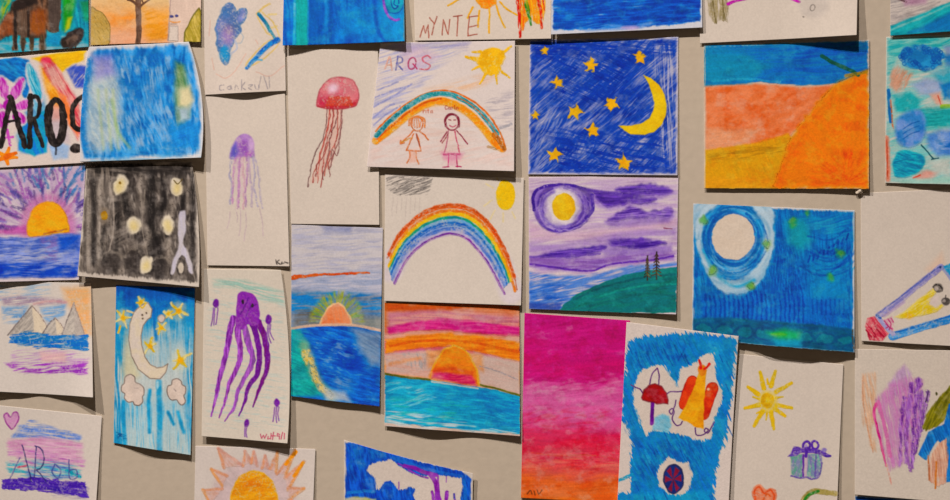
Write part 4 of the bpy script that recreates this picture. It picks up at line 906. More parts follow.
cloud([(607, 241), (620, 238), (640, 237.5), (655, 240), (666, 243), (652, 247), (636, 249), (620, 247)], '#46289c', 4, col2='#6a48b0')
s.fill([(600, 246), (634, 251), (672, 244), (672, 252), (640, 257), (604, 256)], '#9878c8', a=.75, soft=2.5, **Hn)
cloud([(545, 253), (560, 250), (585, 247), (606, 246), (600, 252), (580, 256), (560, 258), (540, 257)], '#4a2ba0', 5, col2='#7452b8')
s.fill([(529, 256), (570, 260), (610, 256), (650, 252), (674, 254), (674, 260), (640, 262), (610, 266), (586, 272), (540, 270), (529, 266)], '#9064c0', soft=2.5, a=.9, col2='#a88ad0', **Hn)
s.fill([(529, 244), (560, 244), (620, 232), (676, 228), (676, 236), (640, 236), (600, 244), (550, 252), (529, 252)], '#b090d2', soft=3, a=.75, **Hn)
s.line([(584, 189), (600, 192), (620, 194), (640, 196)], 3.5, '#5536a2', a=.85, dry=.15, soft=1.4)
s.line([(530, 257), (560, 256), (600, 254)], 2.4, '#6a48b0', a=.7, dry=.25)
s.line([(530, 264), (560, 268), (590, 271), (612, 264), (650, 260), (673, 256)], 2, '#6a3fb0', dry=.2)
s.line([(664, 228), (672, 229)], 1, '#8a3a5a', a=.8)
s.fill([(529, 272), (560, 276), (590, 275), (630, 266), (677, 262), (677, 276), (620, 280), (570, 309), (529, 309)], '#6f97de', st=(-12, 18, 2.4), lo=.22, hi=.5, col2='#5a84d4', soft=2)
s.fill([(529, 284), (566, 282), (570, 300), (556, 309), (529, 309)], '#3f6cc8', st=(-10, 14, 2.6), lo=.42, hi=.6, soft=3, a=.85)
s.fill([(529, 303), (562, 303), (560, 311), (529, 309)], '#3a4ea8', a=.8, soft=2)
hill = [(557, 312), (564, 304), (576, 295), (590, 288), (606, 281), (624, 275), (644, 271), (662, 268.5), (677, 267), (676, 313)]
s.fill(hill, '#128880', st=(-10, 18, 3), var=.24, col2='#0d6f74', part='painted_hill', rag=1)
s.line([(574, 300), (600, 288), (640, 278), (674, 274)], 2.2, '#0c5a66', a=.7, dry=.25); s.line([(590, 306), (640, 294), (674, 296)], 2.4, '#0f6468', a=.6, dry=.3); s.line([(600, 296), (640, 286), (676, 284)], 2, '#35a796', a=.7, dry=.3)
for i, (x, y0, y1, w) in enumerate(((647.3, 256, 280, 3), (656.5, 252, 279, 4.6))):
    p = 'painted_conifer#%d' % i
    s.line([(x, y0), (x, y1)], 1.3, '#2c211c', part=p)
    for k in range(7):
        yy = y0+2+k*(y1-y0-4)/7; ww = w*(.3+.7*k/6)
        s.line([(x-ww, yy+2), (x, yy), (x+ww, yy+2.2)], 1.1, '#3c2d20', part=p, smooth=False, dry=.1, col2='#4a3a22')
    s.line([(x-1, y1-8), (x+2, y1-4)], 1, '#8a7a30', a=.6)

# ---- pink to orange wash
s = Sheet('pink_wash_painting', 'plain tall wash fading from magenta at the top to orange at the bottom', 'painting',
          [(524.5, 313), (630, 320.5), (624, 503), (521, 498)], lift=(1.5, 1.5, 1), rc=0, paper='#e6cfd0')
s.grad([(312, '#c21f7c'), (326, '#ce2c82'), (340, '#c81e72'), (352, '#cc2c7c'), (362, '#d85a9c'), (376, '#de72ac'), (390, '#df6ea6'), (402, '#df6090'), (410, '#dc4e6e'), (420, '#dc4a5c'), (434, '#de4f60'), (446, '#e4685c'), (456, '#e8784c'), (468, '#ee8a5a'), (480, '#ef7d38'), (500, '#ee722a')],
       ang=2.5, warp=7, wscale=34, st=(-3, 26, 3.4), var=.09, jit=3.5)
s.fill([(530, 330), (560, 318), (590, 324), (590, 346), (540, 350)], '#da5496', a=.6, soft=9, st=(-10, 22, 3), lo=.3, hi=.6)
s.fill([(526, 372), (620, 376), (620, 396), (526, 396)], '#e79cc0', a=.5, soft=7, st=(-6, 14, 4), lo=.42, hi=.66)
s.fill([(524, 408), (610, 410), (600, 440), (524, 430)], '#d0384c', a=.45, soft=7, st=(-8, 12, 4), lo=.44, hi=.64)
s.fill([(524, 456), (560, 452), (622, 458), (622, 470), (524, 470)], '#f0a080', a=.5, soft=6, st=(2, 18, 3.4), lo=.42, hi=.64)
s.line([(526, 452), (560, 456), (590, 455), (621, 460)], 1, '#d05a40', a=.6, dry=.4)
for q in ([(527, 494), (530, 490), (532, 494)], [(534, 491), (535, 495)], [(537, 490), (539, 494), (542, 490)]): s.line(q, .9, '#6a3a1e', part='pencil_signature', a=.8)

# ---- mushroom and orange creature on blue
s = Sheet('mushroom_creature_painting', 'bright blue hatching around a red mushroom, an orange winged creature and an egg', 'painting',
          [(626.5, 322), (738, 336), (728, 506), (617, 506)], lift=(2, 3, 4), rc=1.5, top=(0, 1, 5), layer=3, paper='#e8dcd2')
BL_ = dict(st=(62, 12, 2), rst=(62, 7, 1.6))
s.fill([(628, 342), (640, 337), (664, 335), (690, 332), (737, 338), (734, 362), (731, 390), (727, 430), (722, 450), (716, 470), (714, 490), (712, 512), (616, 512), (616, 494), (630, 492), (630, 470), (632, 446), (627, 424), (620, 420), (623, 390)],
       '#2298d2', col2='#1b84cc', var=.18, rag=5, soft=1, part='painted_blue_ground', **BL_)
s.fill([(630, 344), (690, 336), (680, 360), (636, 380), (626, 430), (640, 444), (700, 440), (706, 470), (650, 480), (640, 480), (634, 420)], '#1459ae', lo=.46, hi=.6, a=.65, soft=5, **BL_)
s.fill([(700, 340), (735, 342), (727, 420), (712, 470), (710, 430), (722, 390)], '#3aa6da', lo=.4, hi=.62, a=.6, soft=4, **BL_)
s.fill([(634, 494), (712, 490), (712, 506), (630, 506)], '#1fa4cf', a=.7, soft=4)
s.line([(617, 481), (624, 478), (632, 474)], 3, '#3aa8cf', a=.8, dry=.2)
rng = np.random.RandomState(3)
for k in range(120):
    x, y = rng.uniform(628, 732), rng.uniform(340, 500)
    if y > 440 and x > 712: continue
    ln = rng.uniform(6, 15)
    s.line([(x, y), (x+ln*.42, y+ln*.9)], 1.5, ('#1350a4', '#4ab4e0', '#1c6cbc')[k % 3], a=.7, dry=.2, w1=.9)
wht = '#e6d9cc'
s.fill([(635, 383), (641, 370), (654, 364.5), (665, 365), (671, 378), (677, 387), (681, 368), (694, 363), (703, 355), (713, 353), (715, 364), (716, 378), (723, 391), (721, 404), (716, 414), (712, 424), (711, 438), (702, 441), (687, 437), (676, 433), (652, 430), (646, 436), (640, 422), (635, 406), (633, 394)],
       wht, rag=2.6, soft=1, rst=(62, 6, 1.5), var=.02)
s.fill([(660, 464), (668, 456), (678, 462), (688, 462), (692, 474), (690, 488), (680, 495), (668, 494), (660, 486), (657, 474)], wht, rag=2.4, soft=1, rst=(62, 6, 1.5), var=.02)
s.fill([(652, 430), (655, 417), (662, 413), (669, 416), (671, 424), (668, 432)], '#8ecbe0', soft=1.5, rag=1.2, st=(40, 6, 2))
v = '#5a2a78'
p = 'painted_mushroom'
for q in ([(649.5, 384), (652, 374), (657, 368)], [(657.5, 368.5), (659, 376), (658.7, 384)], [(642.5, 393), (640, 389), (636, 387.5), (631, 385)], [(666.5, 394), (670, 391.5), (676, 391.6), (683, 391)]):
    s.line(q, 1.1, v, part=p, wob=.3)
s.line([(652.5, 402), (652, 412), (651.5, 423)], 4, '#6c2290', part=p, var=.15)
s.fill([(641.5, 397), (644, 390), (649, 385), (655, 383.5), (661, 386), (666, 392), (668, 400), (667.5, 404), (663, 403), (657, 404), (652, 402), (643, 400)], '#a81d26', part=p, col2='#b83236', edge='#6a1220', ea=.5)
p = 'painted_creature'
for i, (q, c) in enumerate((([(692, 381.5), (687.5, 394), (684.5, 404)], '#d94a2c'), ([(712, 388), (708, 400), (703, 414)], '#d6482a'))):
    s.line(q, 12, '#b8341e', part=p+'#wing%d' % i, smooth=False); s.line(q, 10.4, c, part=p+'#wing%d' % i, smooth=False, col2='#e05a34')
s.ell(708, 389, 1.3, 1.3, '#f0c8a0')
s.fill([(698.5, 371), (706, 370), (705, 386), (704, 402), (703, 429), (694, 426), (686, 421), (678, 417.5), (686, 404), (693, 390)], '#f1a919', part='painted_creature#body', col2='#f0b62c', wob=1)
s.ell(702, 370, 4.2, 5.6, '#e58a2c', part='painted_creature#body')
s.line([(698.8, 360), (700, 364), (700.5, 368)], 2.2, '#d8342a', w1=3, part='painted_creature#body'); s.line([(709, 364), (706.5, 367), (704, 369)], 3, '#d8342a', w1=2.2, part='painted_creature#body')
for q in ([(676, 400), (674, 407), (671.5, 414), (669, 411), (672, 408.5), (674, 412), (672, 419), (676, 425), (680, 424.5), (682, 421)], [(695, 428), (696, 434.5), (701, 435), (705, 433), (708, 430), (705.5, 428), (704, 431), (708, 432.5), (712, 425), (714, 422)]):
    s.line(q, 1.1, v, part='painted_curl', wob=.3)
p = 'painted_egg'
s.ell(673.5, 478.5, 9.8, 14.6, '#24357f', part=p, edge='#1a1f50', ea=.7)
for a in (-75, -20, 40, 100, 165, 220):
    t0, t1 = math.radians(a), math.radians(a+30)
    s.fill([(673, 479), (673+8.6*math.cos(t0), 479+13*math.sin(t0)), (673+8.6*math.cos(t1), 479+13*math.sin(t1))], '#8e2a40', wob=.8)
s.line([(685, 348), (678, 360)], 1, '#1a4a9a', a=.6)

# ---- great white moon
s = Sheet('great_moon_painting', 'large blue night painting with a big round white moon ringed by pale blue swirls', 'painting',
          [(693.5, 203.5), (854.8, 210.5), (854, 352.5), (692, 339)], lift=(1.5, 2, 6, 13, 13, 9, 3), rc=3, pw=2.2, paper='#d7d8da')
V = dict(st=(84, 14, 2.4))
s.fill([(694.5, 205), (853, 212), (852, 350), (693, 337)], '#1668bc', col2='#1a82c6', var=.14, rag=1.2, soft=1.2, **V)
s.fill([(786, 222), (806, 216), (812, 240), (800, 254), (788, 244)], '#31a8b4', a=.85, soft=7)
s.fill([(800, 214), (852, 214), (852, 240), (820, 236)], '#1a74c4', a=.8, soft=6, st=(-12, 16, 2.4), col2='#1a96c6')
s.fill([(806, 258), (846, 262), (844, 304), (812, 300)], '#2194cc', a=.8, soft=7, st=(-30, 14, 2.6))
s.fill([(776, 236), (800, 250), (806, 300), (770, 300)], '#1560b4', a=.6, soft=5, st=(70, 18, 2.2), lo=.35, hi=.6)
for k in range(9): s.line([(808+k*4.8, 262-k*1.5-(k*k)*.16), (810+k*4.8, 256-k*1.5-(k*k)*.16)], 1.8, '#1440a0', a=.8)
for q in ([(806, 250), (826, 258), (846, 246)], [(800, 266), (822, 276), (844, 262)], [(808, 236), (830, 240), (848, 228)], [(816, 270), (836, 268), (849, 256)]): s.line(q, 2, '#1450aa', a=.6, dry=.3)
for k in range(14): s.line(ring(828, 238, 10+k*2.2, 9+k*2.4, 0, 14, 10+(k*29) % 50, 70+(k*37) % 80), 1.8, ('#1450aa', '#2aa0cc', '#1a62b8')[k % 3], a=.5, dry=.3)
s.fill([(698, 292), (772, 296), (850, 300), (850, 326), (698, 318)], '#1a74c8', a=.7, soft=4, **V)
for k in range(22):
    x = 705+k*4.6
    s.line([(x, 294+3*math.sin(k)), (x+1.5, 304), (x+1, 317+k*.25)], 2, '#1146a6', a=.75, dry=.2, wob=1)
for k in range(8): s.line([(812+k*4.5, 300), (812+k*4.5, 314)], 1.8, '#1450ac', a=.6, dry=.25)
for k in range(12): s.line([(778+k*1.9, 240+k*3.5), (770+k*3, 300)], 1.5, '#1552b0', a=.55, dry=.3)
RO = [(696, 204), (694, 226), (698, 250), (708, 276), (720, 290), (736, 295), (752, 290), (766, 272), (773, 250), (774, 228), (769, 206)]
s.fill(RO, '#9cc8e2', smooth=True, soft=2.2, col2='#bcd6e4', var=.12, part='painted_halo', wob=2, st=('p', 733, 240, 5, 50))
RI = [(707, 214), (714, 208), (724, 204), (744, 205), (756, 211), (764, 224), (765, 244), (760, 262), (748, 274), (734, 281), (718, 274), (706, 256), (702, 236)]
s.fill(RI, '#2a7cc6', smooth=True, soft=2, st=('p', 733, 238, 3, 60), var=.22, col2='#5aa6da', part='painted_halo', wob=2)
for k in range(16): s.line(ring(733.5+math.sin(k*2.1)*2, 239+k*.3, 24+(k*5) % 9, 27+(k*7) % 15, 0, 24, k*47 % 360, k*47 % 360+90), 1.5, ('#1f6cbc', '#8cc0e4', '#3f9ad4', '#2f62b0')[k % 4], a=.6, dry=.3)
s.line([(704, 250), (714, 272), (734, 286), (754, 280)], 3, '#4ab0d8', a=.8, soft=2, dry=.1)
s.line(ring(733.5, 237, 25, 27, 0, 30, -60, 240), 2.4, '#155fb4', a=.8, dry=.25); s.line(ring(733.5, 240, 29, 33, 0, 30, 20, 190), 2, '#1a68bc', a=.7, dry=.3); s.line(ring(734, 238, 24, 30, 0, 30, 40, 170), 2, '#7fb6e0', a=.7, dry=.3)
s.fill(ring(733.2, 237, 21.6, 23), '#e9dac6', part='painted_moon', wob=1, var=.02)
s.line(ring(733.2, 237, 22.6, 24), 1.5, '#4a74c0', a=.7, dry=.25)
for i, (x, y, r) in enumerate(((703.5, 220.5, 4), (766.5, 244, 4), (712.7, 271, 4.4), (751, 286, 4.2), (793, 222, 4), (840, 253, 4), (830, 277, 4), (808, 214, 2.5))):
    s.ell(x, y, r*.95, r*1.15, '#8fc03c', a=.75, soft=2.6, wob=2.5, part='painted_star#%d' % i if i < 4 else None, col2='#5fae4a')
s.fill([(693, 318), (730, 317), (772, 321), (812, 324), (853, 329), (853, 352), (693, 339)], '#14698c', soft=1.5, st=(3, 16, 3), col2='#0f5a88', part='painted_water', var=.16)
for k in range(8): s.ell(704+k*20, 329+k*1.6, 9, 6, '#1a8494', a=.7, soft=4, edge='#0f4a80', ea=.6, ew=2, wob=2)
s.fill([(766, 332), (784, 328), (800, 332), (798, 340), (776, 341)], '#2fae6c', soft=4, a=.9); s.fill([(770, 339), (800, 339), (800, 346), (776, 346)], '#22a4c4', soft=3, a=.8); s.ell(778, 334, 8, 2.2, '#6fc04a', a=.8, soft=2)
s.line([(852, 330), (853, 348)], 1.4, '#5a4a3a', dry=.45)

# ---- orange desert
s = Sheet('orange_desert_painting', 'painting of a salmon and orange desert under a flat blue sky, upper right', 'painting',
          [(704, 44), (869.5, 40), (868.5, 189), (704, 188.5)], lift=(3, 3, 4), rc=2.5, paper='#dfcdb8')
s.fill([(704, 45), (868, 41), (867, 74), (850, 78), (836, 84), (800, 85.5), (760, 82), (740, 84), (704, 86)], '#1a86c4', st=(-2, 30, 3), col2='#1873c0', var=.12, soft=1.2, rag=1, part='painted_sky')
s.fill([(704, 50), (740, 52), (770, 66), (750, 82), (704, 84)], '#2099b8', a=.75, st=(-4, 26, 3.4), soft=5)
s.fill([(770, 48), (868, 42), (868, 74), (820, 80), (780, 70)], '#1556b8', a=.6, st=(-3, 26, 3.4), soft=6, lo=.35, hi=.6)
s.line([(712, 81), (745, 79), (780, 82)], 2.4, '#74b8d4', a=.6, dry=.3)
s.fill([(705, 86.5), (740, 84.5), (765, 84), (800, 87), (834, 85), (818, 105), (790, 136), (770, 142), (742, 148), (706, 152)], '#ea8659', st=(-30, 12, 7), col2='#ec9268', var=.05, soft=2.2, part='painted_hills')
s.fill([(710, 104), (790, 104), (780, 118), (712, 122)], '#e07a50', st=(-14, 18, 5), lo=.4, hi=.66, a=.5, soft=5)
s.fill([(705, 128), (760, 130), (740, 148), (706, 152)], '#ecb088', a=.7, soft=4, st=(-6, 18, 3))
s.fill([(705, 150), (730, 147), (760, 142), (788, 134), (800, 150), (796, 188), (705, 188)], '#e8b22a', st=(70, 12, 2.2), col2='#dda624', soft=2, var=.12, part='painted_sand')
s.fill([(708, 152), (760, 146), (790, 138), (784, 154), (740, 160), (708, 160)], '#b8881c', st=(-8, 14, 2), lo=.45, hi=.6, a=.8, soft=3)
s.fill([(705, 178), (780, 178), (780, 188), (705, 188)], '#e9a83a', a=.7, soft=4, st=(0, 16, 3))
s.fill([(868, 70), (868, 188.5), (772, 188), (780, 168), (788, 144), (802, 122), (820, 100), (836, 84), (850, 76)], '#f08f12', st=('p', 848, 176, 26, 6), col2='#ee8a16', var=.08, soft=3.5, wob=2, part='painted_dune')
s.fill([(866, 150), (866, 187), (800, 187), (816, 166), (838, 150)], '#e56f12', st=('p', 846, 184, 14, 9), lo=.4, hi=.58, a=.75, soft=5)
s.line([(776, 184), (800, 140), (834, 90)], 2.4, '#e88828', a=.7, dry=.25)
s.line([(822, 56), (836, 64), (852, 71), (858, 75)], 4, '#1d5a4a', dry=.12, part='painted_branch', w1=3.4); s.line([(846, 76), (866, 72)], 3.4, '#a8862c', a=.85, dry=.25)
s.line([(705, 46), (704.6, 188)], 1, '#e0cdb4', a=.7); s.line([(705, 47), (780, 44)], 1, '#b8cdd0', a=.6, dry=.4)

# ---- turquoise blots
s = Sheet('turquoise_blot_painting', 'pale turquoise painting with scribbled blue blots and a salmon left edge, right edge', 'painting',
          [(886.5, 37), (1008, 32), (1008, 186), (885, 183)], lift=(2, 7, 8), rc=0, paper='#d6dcd0')
s.wash('#a4d8d0', a=.85, st=(-10, 14, 3), lo=.2, hi=.5, col2='#7fcac8', var=.12, inset=1)
s.fill([(888, 39), (1000, 36), (1000, 48), (920, 48), (896, 58), (892, 74), (888, 74)], '#3fb6bc', a=.8, soft=2.5, st=(-8, 14, 2.4), col2='#7accc4')
s.fill([(889, 72), (898, 66), (912, 74), (908, 86), (896, 92), (890, 86)], '#e0a283', a=.9, soft=3, st=(-60, 9, 1.8), lo=.2, hi=.5)
s.fill([(912, 84), (926, 78), (944, 80), (940, 96), (920, 94)], '#a6b6e0', soft=4, a=.85)
s.fill([(930, 72), (950, 66), (960, 84), (940, 82)], '#4aaac4', soft=4, a=.8)
s.fill([(940, 84), (960, 80), (960, 100), (944, 98)], '#2f7fc4', soft=3)
s.fill([(930, 94), (940, 92), (943, 106), (936, 104)], '#ecb29a', soft=2.5, a=.9); s.line([(938, 96), (941, 105)], 1.2, '#d8604a', a=.8)
s.line([(942, 107), (960, 105)], 4.5, '#a4c83c')
s.fill([(892, 94), (910, 92), (922, 100), (914, 114), (896, 112)], '#3fb6bc', soft=3, a=.85, st=(-30, 10, 2))
s.fill([(918, 108), (960, 108), (960, 128), (920, 128)], '#2fa9ae', soft=4, a=.9, st=(-8, 14, 2.6), col2='#4ab8b8')
s.fill([(896, 122), (906, 112), (920, 110), (926, 124), (922, 140), (908, 148), (897, 140)], '#5493d8', soft=3, smooth=True, col2='#7a9edc', part='painted_blot#a')
for d in range(3): s.line([(903, 139-d*5), (911, 134-d*5), (919, 131-d*5)], 1, '#2a5fb0', a=.8)
s.fill([(926, 134), (942, 130), (960, 128), (960, 156), (938, 156), (928, 148)], '#6a9ade', soft=4, col2='#8fb0e4')
s.fill([(936, 140), (960, 138), (960, 150), (942, 152)], '#2a70c0', soft=3, a=.75, st=(-5, 10, 2.6), lo=.4, hi=.6)
s.fill([(893, 162), (898, 152), (908, 150), (922, 156), (924, 164), (918, 172), (908, 177), (896, 177), (894, 170)], '#1f98c0', smooth=True, soft=1.8, col2='#2ab0c0', part='painted_blot#b', st=(10, 9, 2.4), var=.18)
s.line([(895, 162), (905, 160), (913, 160)], 1, '#1a6a9a', a=.8)
s.ell(922, 57.5, 23, 12.5, '#3b83c4', smooth=False, soft=2, wob=3, part='painted_blot#c', col2='#4f9ad0')
rng = np.random.RandomState(5)
for k in range(60):
    a, r = rng.uniform(0, 6.28), rng.uniform(.2, 1)**.5
    s.line(ring(922+22*r*math.cos(a), 57.5+11.5*r*math.sin(a), 1.8, 1.7, 0, 8), .9, '#1f5fb0', a=.7, wob=.3)
s.fill([(944, 56), (960, 50), (960, 66), (946, 66)], '#2f74c0', soft=3, a=.8); s.fill([(944, 46), (960, 44), (958, 54), (946, 54)], '#8fa0cc', soft=3, a=.8)
s.line([(888.5, 90), (889.5, 106), (891, 122)], 3.4, '#2a76b8', dry=.2); s.line([(891, 100), (893, 128)], 1.6, '#c87850', dry=.3); s.line([(886.5, 138), (888, 160), (888, 180)], 4.5, '#e29a80', dry=.15, soft=1.5); s.line([(887, 140), (887.5, 178)], 1.2, '#c8563c', dry=.3)
s.fill([(914, 176), (926, 170), (938, 172), (930, 180), (916, 181)], '#e8a494', soft=3, a=.85); s.line([(913, 178), (920, 175)], 1.6, '#d8604a')
s.fill([(926, 160), (950, 158), (950, 178), (936, 174)], '#cfd6cc', soft=4, a=.8)
s.line([(921, 145), (928, 153), (933, 159)], 1.4, '#2a5a66'); s.line([(931, 159.5), (938, 158)], 1.2, '#2a5a66', dry=.2)
s.fill([(900, 180), (960, 176), (960, 184), (900, 184)], '#a9d8c8', soft=2, a=.8)

# ---- torch shape
s = Sheet('torch_drawing', 'large cream sheet with a crayon lamp shape, yellow beam and red tail, right edge', 'drawing',
          [(861, 193), (1000, 187), (1003, 349), (861.5, 341)], lift=(2, 5, 7), rc=0, paper='#e2d7c8', water=False)
Cb = dict(st=(-35, 12, 1.5))
s.fill([(925, 270), (942, 252), (944, 262), (936, 274)], '#eccab0', a=.7, soft=4)
s.line([(878, 316), (900, 300), (922, 282), (941, 267)], 6.2, '#8f8ccc', part='drawn_outline', lo=.1, hi=.35, col2='#a9a2d4', **Cb)
s.line([(877, 314), (900, 297), (940, 266)], 1.2, '#5a6ab4', dry=.3); s.line([(884, 316), (904, 302)], 3, '#b9a2cc', a=.7, dry=.2)
s.line([(892, 336.5), (915, 329), (940, 322), (960, 316)], 8, '#4a8ed6', part='drawn_outline', st=(-16, 14, 1.5), lo=.08, hi=.3, col2='#6aa6de')
s.line([(893, 333), (920, 325), (955, 314)], 1.6, '#2f6fc4', dry=.3)
s.fill([(943, 266), (952, 262), (970, 268), (970, 300), (956, 284), (950, 278)], '#4fb2d2', st=(60, 10, 2), col2='#2f8ec8')
s.line([(941, 267), (946, 273), (954, 284)], 3, '#8f9ad0', a=.8); s.ell(940.5, 267, 1.3, 1.3, '#2a3a6a')
s.line([(878, 317), (885, 326), (893, 334)], 4.4, '#aaa9d8', part='drawn_outline', st=(50, 8, 1.4)); s.line([(877, 315), (880, 318)], 2.4, '#3f6ab8')
s.fill([(864.5, 326), (867, 318), (874, 316), (879, 322), (886, 331), (889, 334), (882, 341), (869, 340.5)], '#d95262', st=(55, 8, 1.4), col2='#e07a80', part='drawn_tail', var=.12)
for q in ([(866, 330), (871, 337)], [(871, 328), (876, 337)], [(875, 326), (881, 335)], [(868, 334), (870, 340)], [(879, 331), (884, 337)], [(874, 336), (874, 340)]): s.line(q, 1.4, '#a8283c', dry=.15, part='drawn_tail')
s.fill([(883, 320), (892, 316), (894, 326), (892, 332), (886, 326)], '#e0a2b4', st=(40, 5, 1.3), lo=.3, hi=.5)
for q in ([(884, 321), (888, 326), (886, 328)], [(888, 319), (891, 324), (889, 330)], [(891, 318), (893, 322)], [(886, 324), (892, 329)]): s.line(q, 1.1, '#b0386c', a=.9)
s.fill([(894, 317.5), (904, 311), (914, 303), (924, 295), (934, 287.5), (938, 290), (933, 296), (929, 303), (934, 308), (942, 304), (944, 306), (936, 312), (924, 315), (910, 318), (902, 318)], '#efd445', part='drawn_beam', st=(-30, 10, 2), col2='#ecdc7a', soft=1.3)
s.fill([(928, 298), (938, 296), (938, 306), (930, 306)], '#e8d6d0', a=.7, soft=2.5); s.ell(909, 316, 4, 3, '#f0b83a', a=.6, soft=2)
s.ell(938, 288, 5, 4.4, '#6a635c', rot=35, part='drawn_eye#a', st=(30, 4, 1.2)); s.ell(936, 288.5, 2.4, 2, '#b3a9a0', rot=30); s.line([(933, 287), (936, 284.5), (941, 287), (942, 291)], 1.2, '#2e2a28', dry=.15)
s.ell(945.5, 301.5, 4.4, 4, '#57514c', part='drawn_eye#b'); s.ell(943.8, 301, 1.6, 1.6, '#a89e96'); s.line([(945, 298), (945.5, 295.5)], 1, '#57514c')

# ---- colour strokes
s = Sheet('brush_stroke_painting', 'cream sheet of pink and purple vertical brush strokes with olive and blue shapes, bottom right', 'painting',
          [(855, 349), (995, 351), (995, 506), (854.5, 494.5)], lift=(3, 3, 3), rc=0, layer=1, paper='#e3d8c8')
B_ = dict(st=(80, 16, 1.5))
s.fill([(862, 374), (876, 372), (876, 400), (874, 430), (876, 452), (870, 446), (862, 420)], '#ebc09c', lo=.25, hi=.5, a=.9, soft=2, part='brushed_stroke#a', **B_)
s.line([(863, 376), (863, 400), (868, 430), (873, 452)], 1.4, '#dfa884', dry=.3)
s.fill([(888, 384), (898, 370), (905, 364), (912, 374), (906, 392), (890, 400)], '#cda8d4', a=.85, soft=2.5, lo=.15, hi=.4, **B_)
s.fill([(875, 400), (890, 384), (908, 376), (922, 380), (922, 410), (916, 450), (902, 464), (890, 470), (882, 450)], '#d79ccc', lo=.22, hi=.48, a=.9, soft=3, part='brushed_stroke#b', col2='#cf84c0', **B_)
s.line([(876, 404), (874, 414), (880, 440), (886, 466)], 3.6, '#d8408c', w1=2, dry=.1, part='brushed_stroke#b', st=(78, 10, 1.5), col2='#e070a4'); s.line([(886, 464), (891, 484)], 1.4, '#e4a898', dry=.3)
s.line([(878, 402), (884, 424), (890, 456)], 4, '#e07ab4', a=.8, dry=.2)
p = 'brushed_stroke#c'
for q, w, c in (([(904, 398), (901, 430), (900, 466)], 4, '#7a36ac'), ([(912, 384), (908, 420), (906, 462)], 4.5, '#8a44b8'), ([(918, 380), (914, 420), (911, 470)], 4.5, '#7434ac'), ([(922, 392), (918, 430), (912, 468)], 4, '#8f50bc'), ([(928, 392), (922, 424), (915, 454)], 3.5, '#6a30a0'), ([(909, 400), (905, 440), (909, 468)], 3.4, '#a05cc0'), ([(921, 384), (915, 392)], 3, '#8a44b8')):
    s.line(q, w*1.15, c, w1=w*.6, part=p, dry=.28, st=(82, 9, 1.3), var=.28, a=.85, soft=1.4, wob=1.4, col2='#b07acc')
s.line([(929, 391), (926, 402)], 1, '#3a2a4a'); s.ell(936.5, 394, 1, 1.6, '#4a4a20')
s.fill([(950, 386), (960, 384), (956, 410), (938, 426), (926, 431), (922, 428), (926, 416), (936, 402)], '#77761e', st=(-62, 12, 1.8), col2='#8f8a34', var=.2, rag=1.6, part='brushed_leaf')
s.fill([(918, 454), (928, 432), (944, 424), (949, 404), (966, 402), (966, 480), (946, 482), (944, 446), (938, 440), (930, 452), (926, 460)], '#2670c0', st=(70, 12, 2.4), col2='#3a88d0', var=.16, part='brushed_shape')
s.fill([(930, 456), (938, 444), (946, 438), (948, 456), (946, 482), (938, 486), (928, 480)], '#e3a88c', st=(86, 14, 1.6), col2='#ecc4a8', rag=1.6, lo=.08, hi=.3, part='brushed_stroke#d'); s.line([(928, 456), (929, 480)], 1.6, '#c07850', dry=.25); s.line([(936, 462), (935, 488)], 2, '#d8884c', dry=.2)

# ---- yellow sun and present
s = Sheet('sun_present_drawing', 'cream sheet with a yellow sunburst, a purple bowed present and an orange heart', 'drawing',
          [(740, 354), (843.5, 364.5), (836, 522), (727, 520)], lift=(2, 3, 3), rc=3, paper='#e5dacb', water=False)
p = 'painted_sun'
RY = [((764, 388), (760, 372)), ((771, 386), (775.5, 371)), ((776, 392), (791.5, 383)), ((777, 405), (792, 408)), ((775, 409), (785, 416)), ((771, 412), (774, 429)), ((763, 411), (754, 426)), ((759, 405), (745, 408.5)), ((758, 394), (748, 387)), ((768, 384), (767.5, 379)), ((776, 398), (783, 397)), ((767, 412), (766.5, 420)), ((759, 399), (753, 397)), ((762, 411), (757, 413))]
for i, (a, b) in enumerate(RY): s.line([a, b], 5 if i < 9 else 2.6, '#efce36', w1=3 if i < 9 else 1.5, part=p, dry=.16, col2='#ecc41c', a=.95)
s.ell(768, 401, 9.5, 11, '#eed56a', a=.8, soft=2.5, part=p); s.ell(767.5, 400.5, 6.4, 8, '#dfb014', part=p, col2='#e6bc20'); s.ell(767.5, 400.5, 2, 2.4, '#f2d84e', soft=1.5)
p = 'painted_present'
s.fill([(790.5, 455), (804, 454), (804, 477), (795, 478), (791, 474)], '#74b49e', st=(-70, 7, 1.5), col2='#8a90b8', part=p, soft=1)
s.fill([(806, 454), (822, 454), (821, 474), (816, 478), (806, 477)], '#8e88c4', st=(80, 8, 1.6), col2='#78b0a4', part=p, soft=1)
s.fill([(803, 452), (808, 452), (806.5, 478), (802.5, 478)], '#d8c2cc', a=.9, part=p); s.line([(803.5, 455), (803, 477)], 2, '#6a3aa4', part=p, dry=.1); s.line([(791, 476), (800, 478), (806, 477), (812, 479), (819, 476), (822, 463)], 1.6, '#6a58a8', part=p, dry=.2); s.line([(816, 456), (815, 476)], 2, '#7060b0', part=p, dry=.3)
p = 'painted_bow'
s.fill([(788, 456), (792, 450), (793, 446), (802, 448), (806, 446), (818, 450), (825, 452), (830, 456), (826, 457), (812, 453), (800, 453), (794, 456)], '#5d3aac', part=p, st=(-10, 7, 1.5), col2='#7a5cc0', wob=1.4)
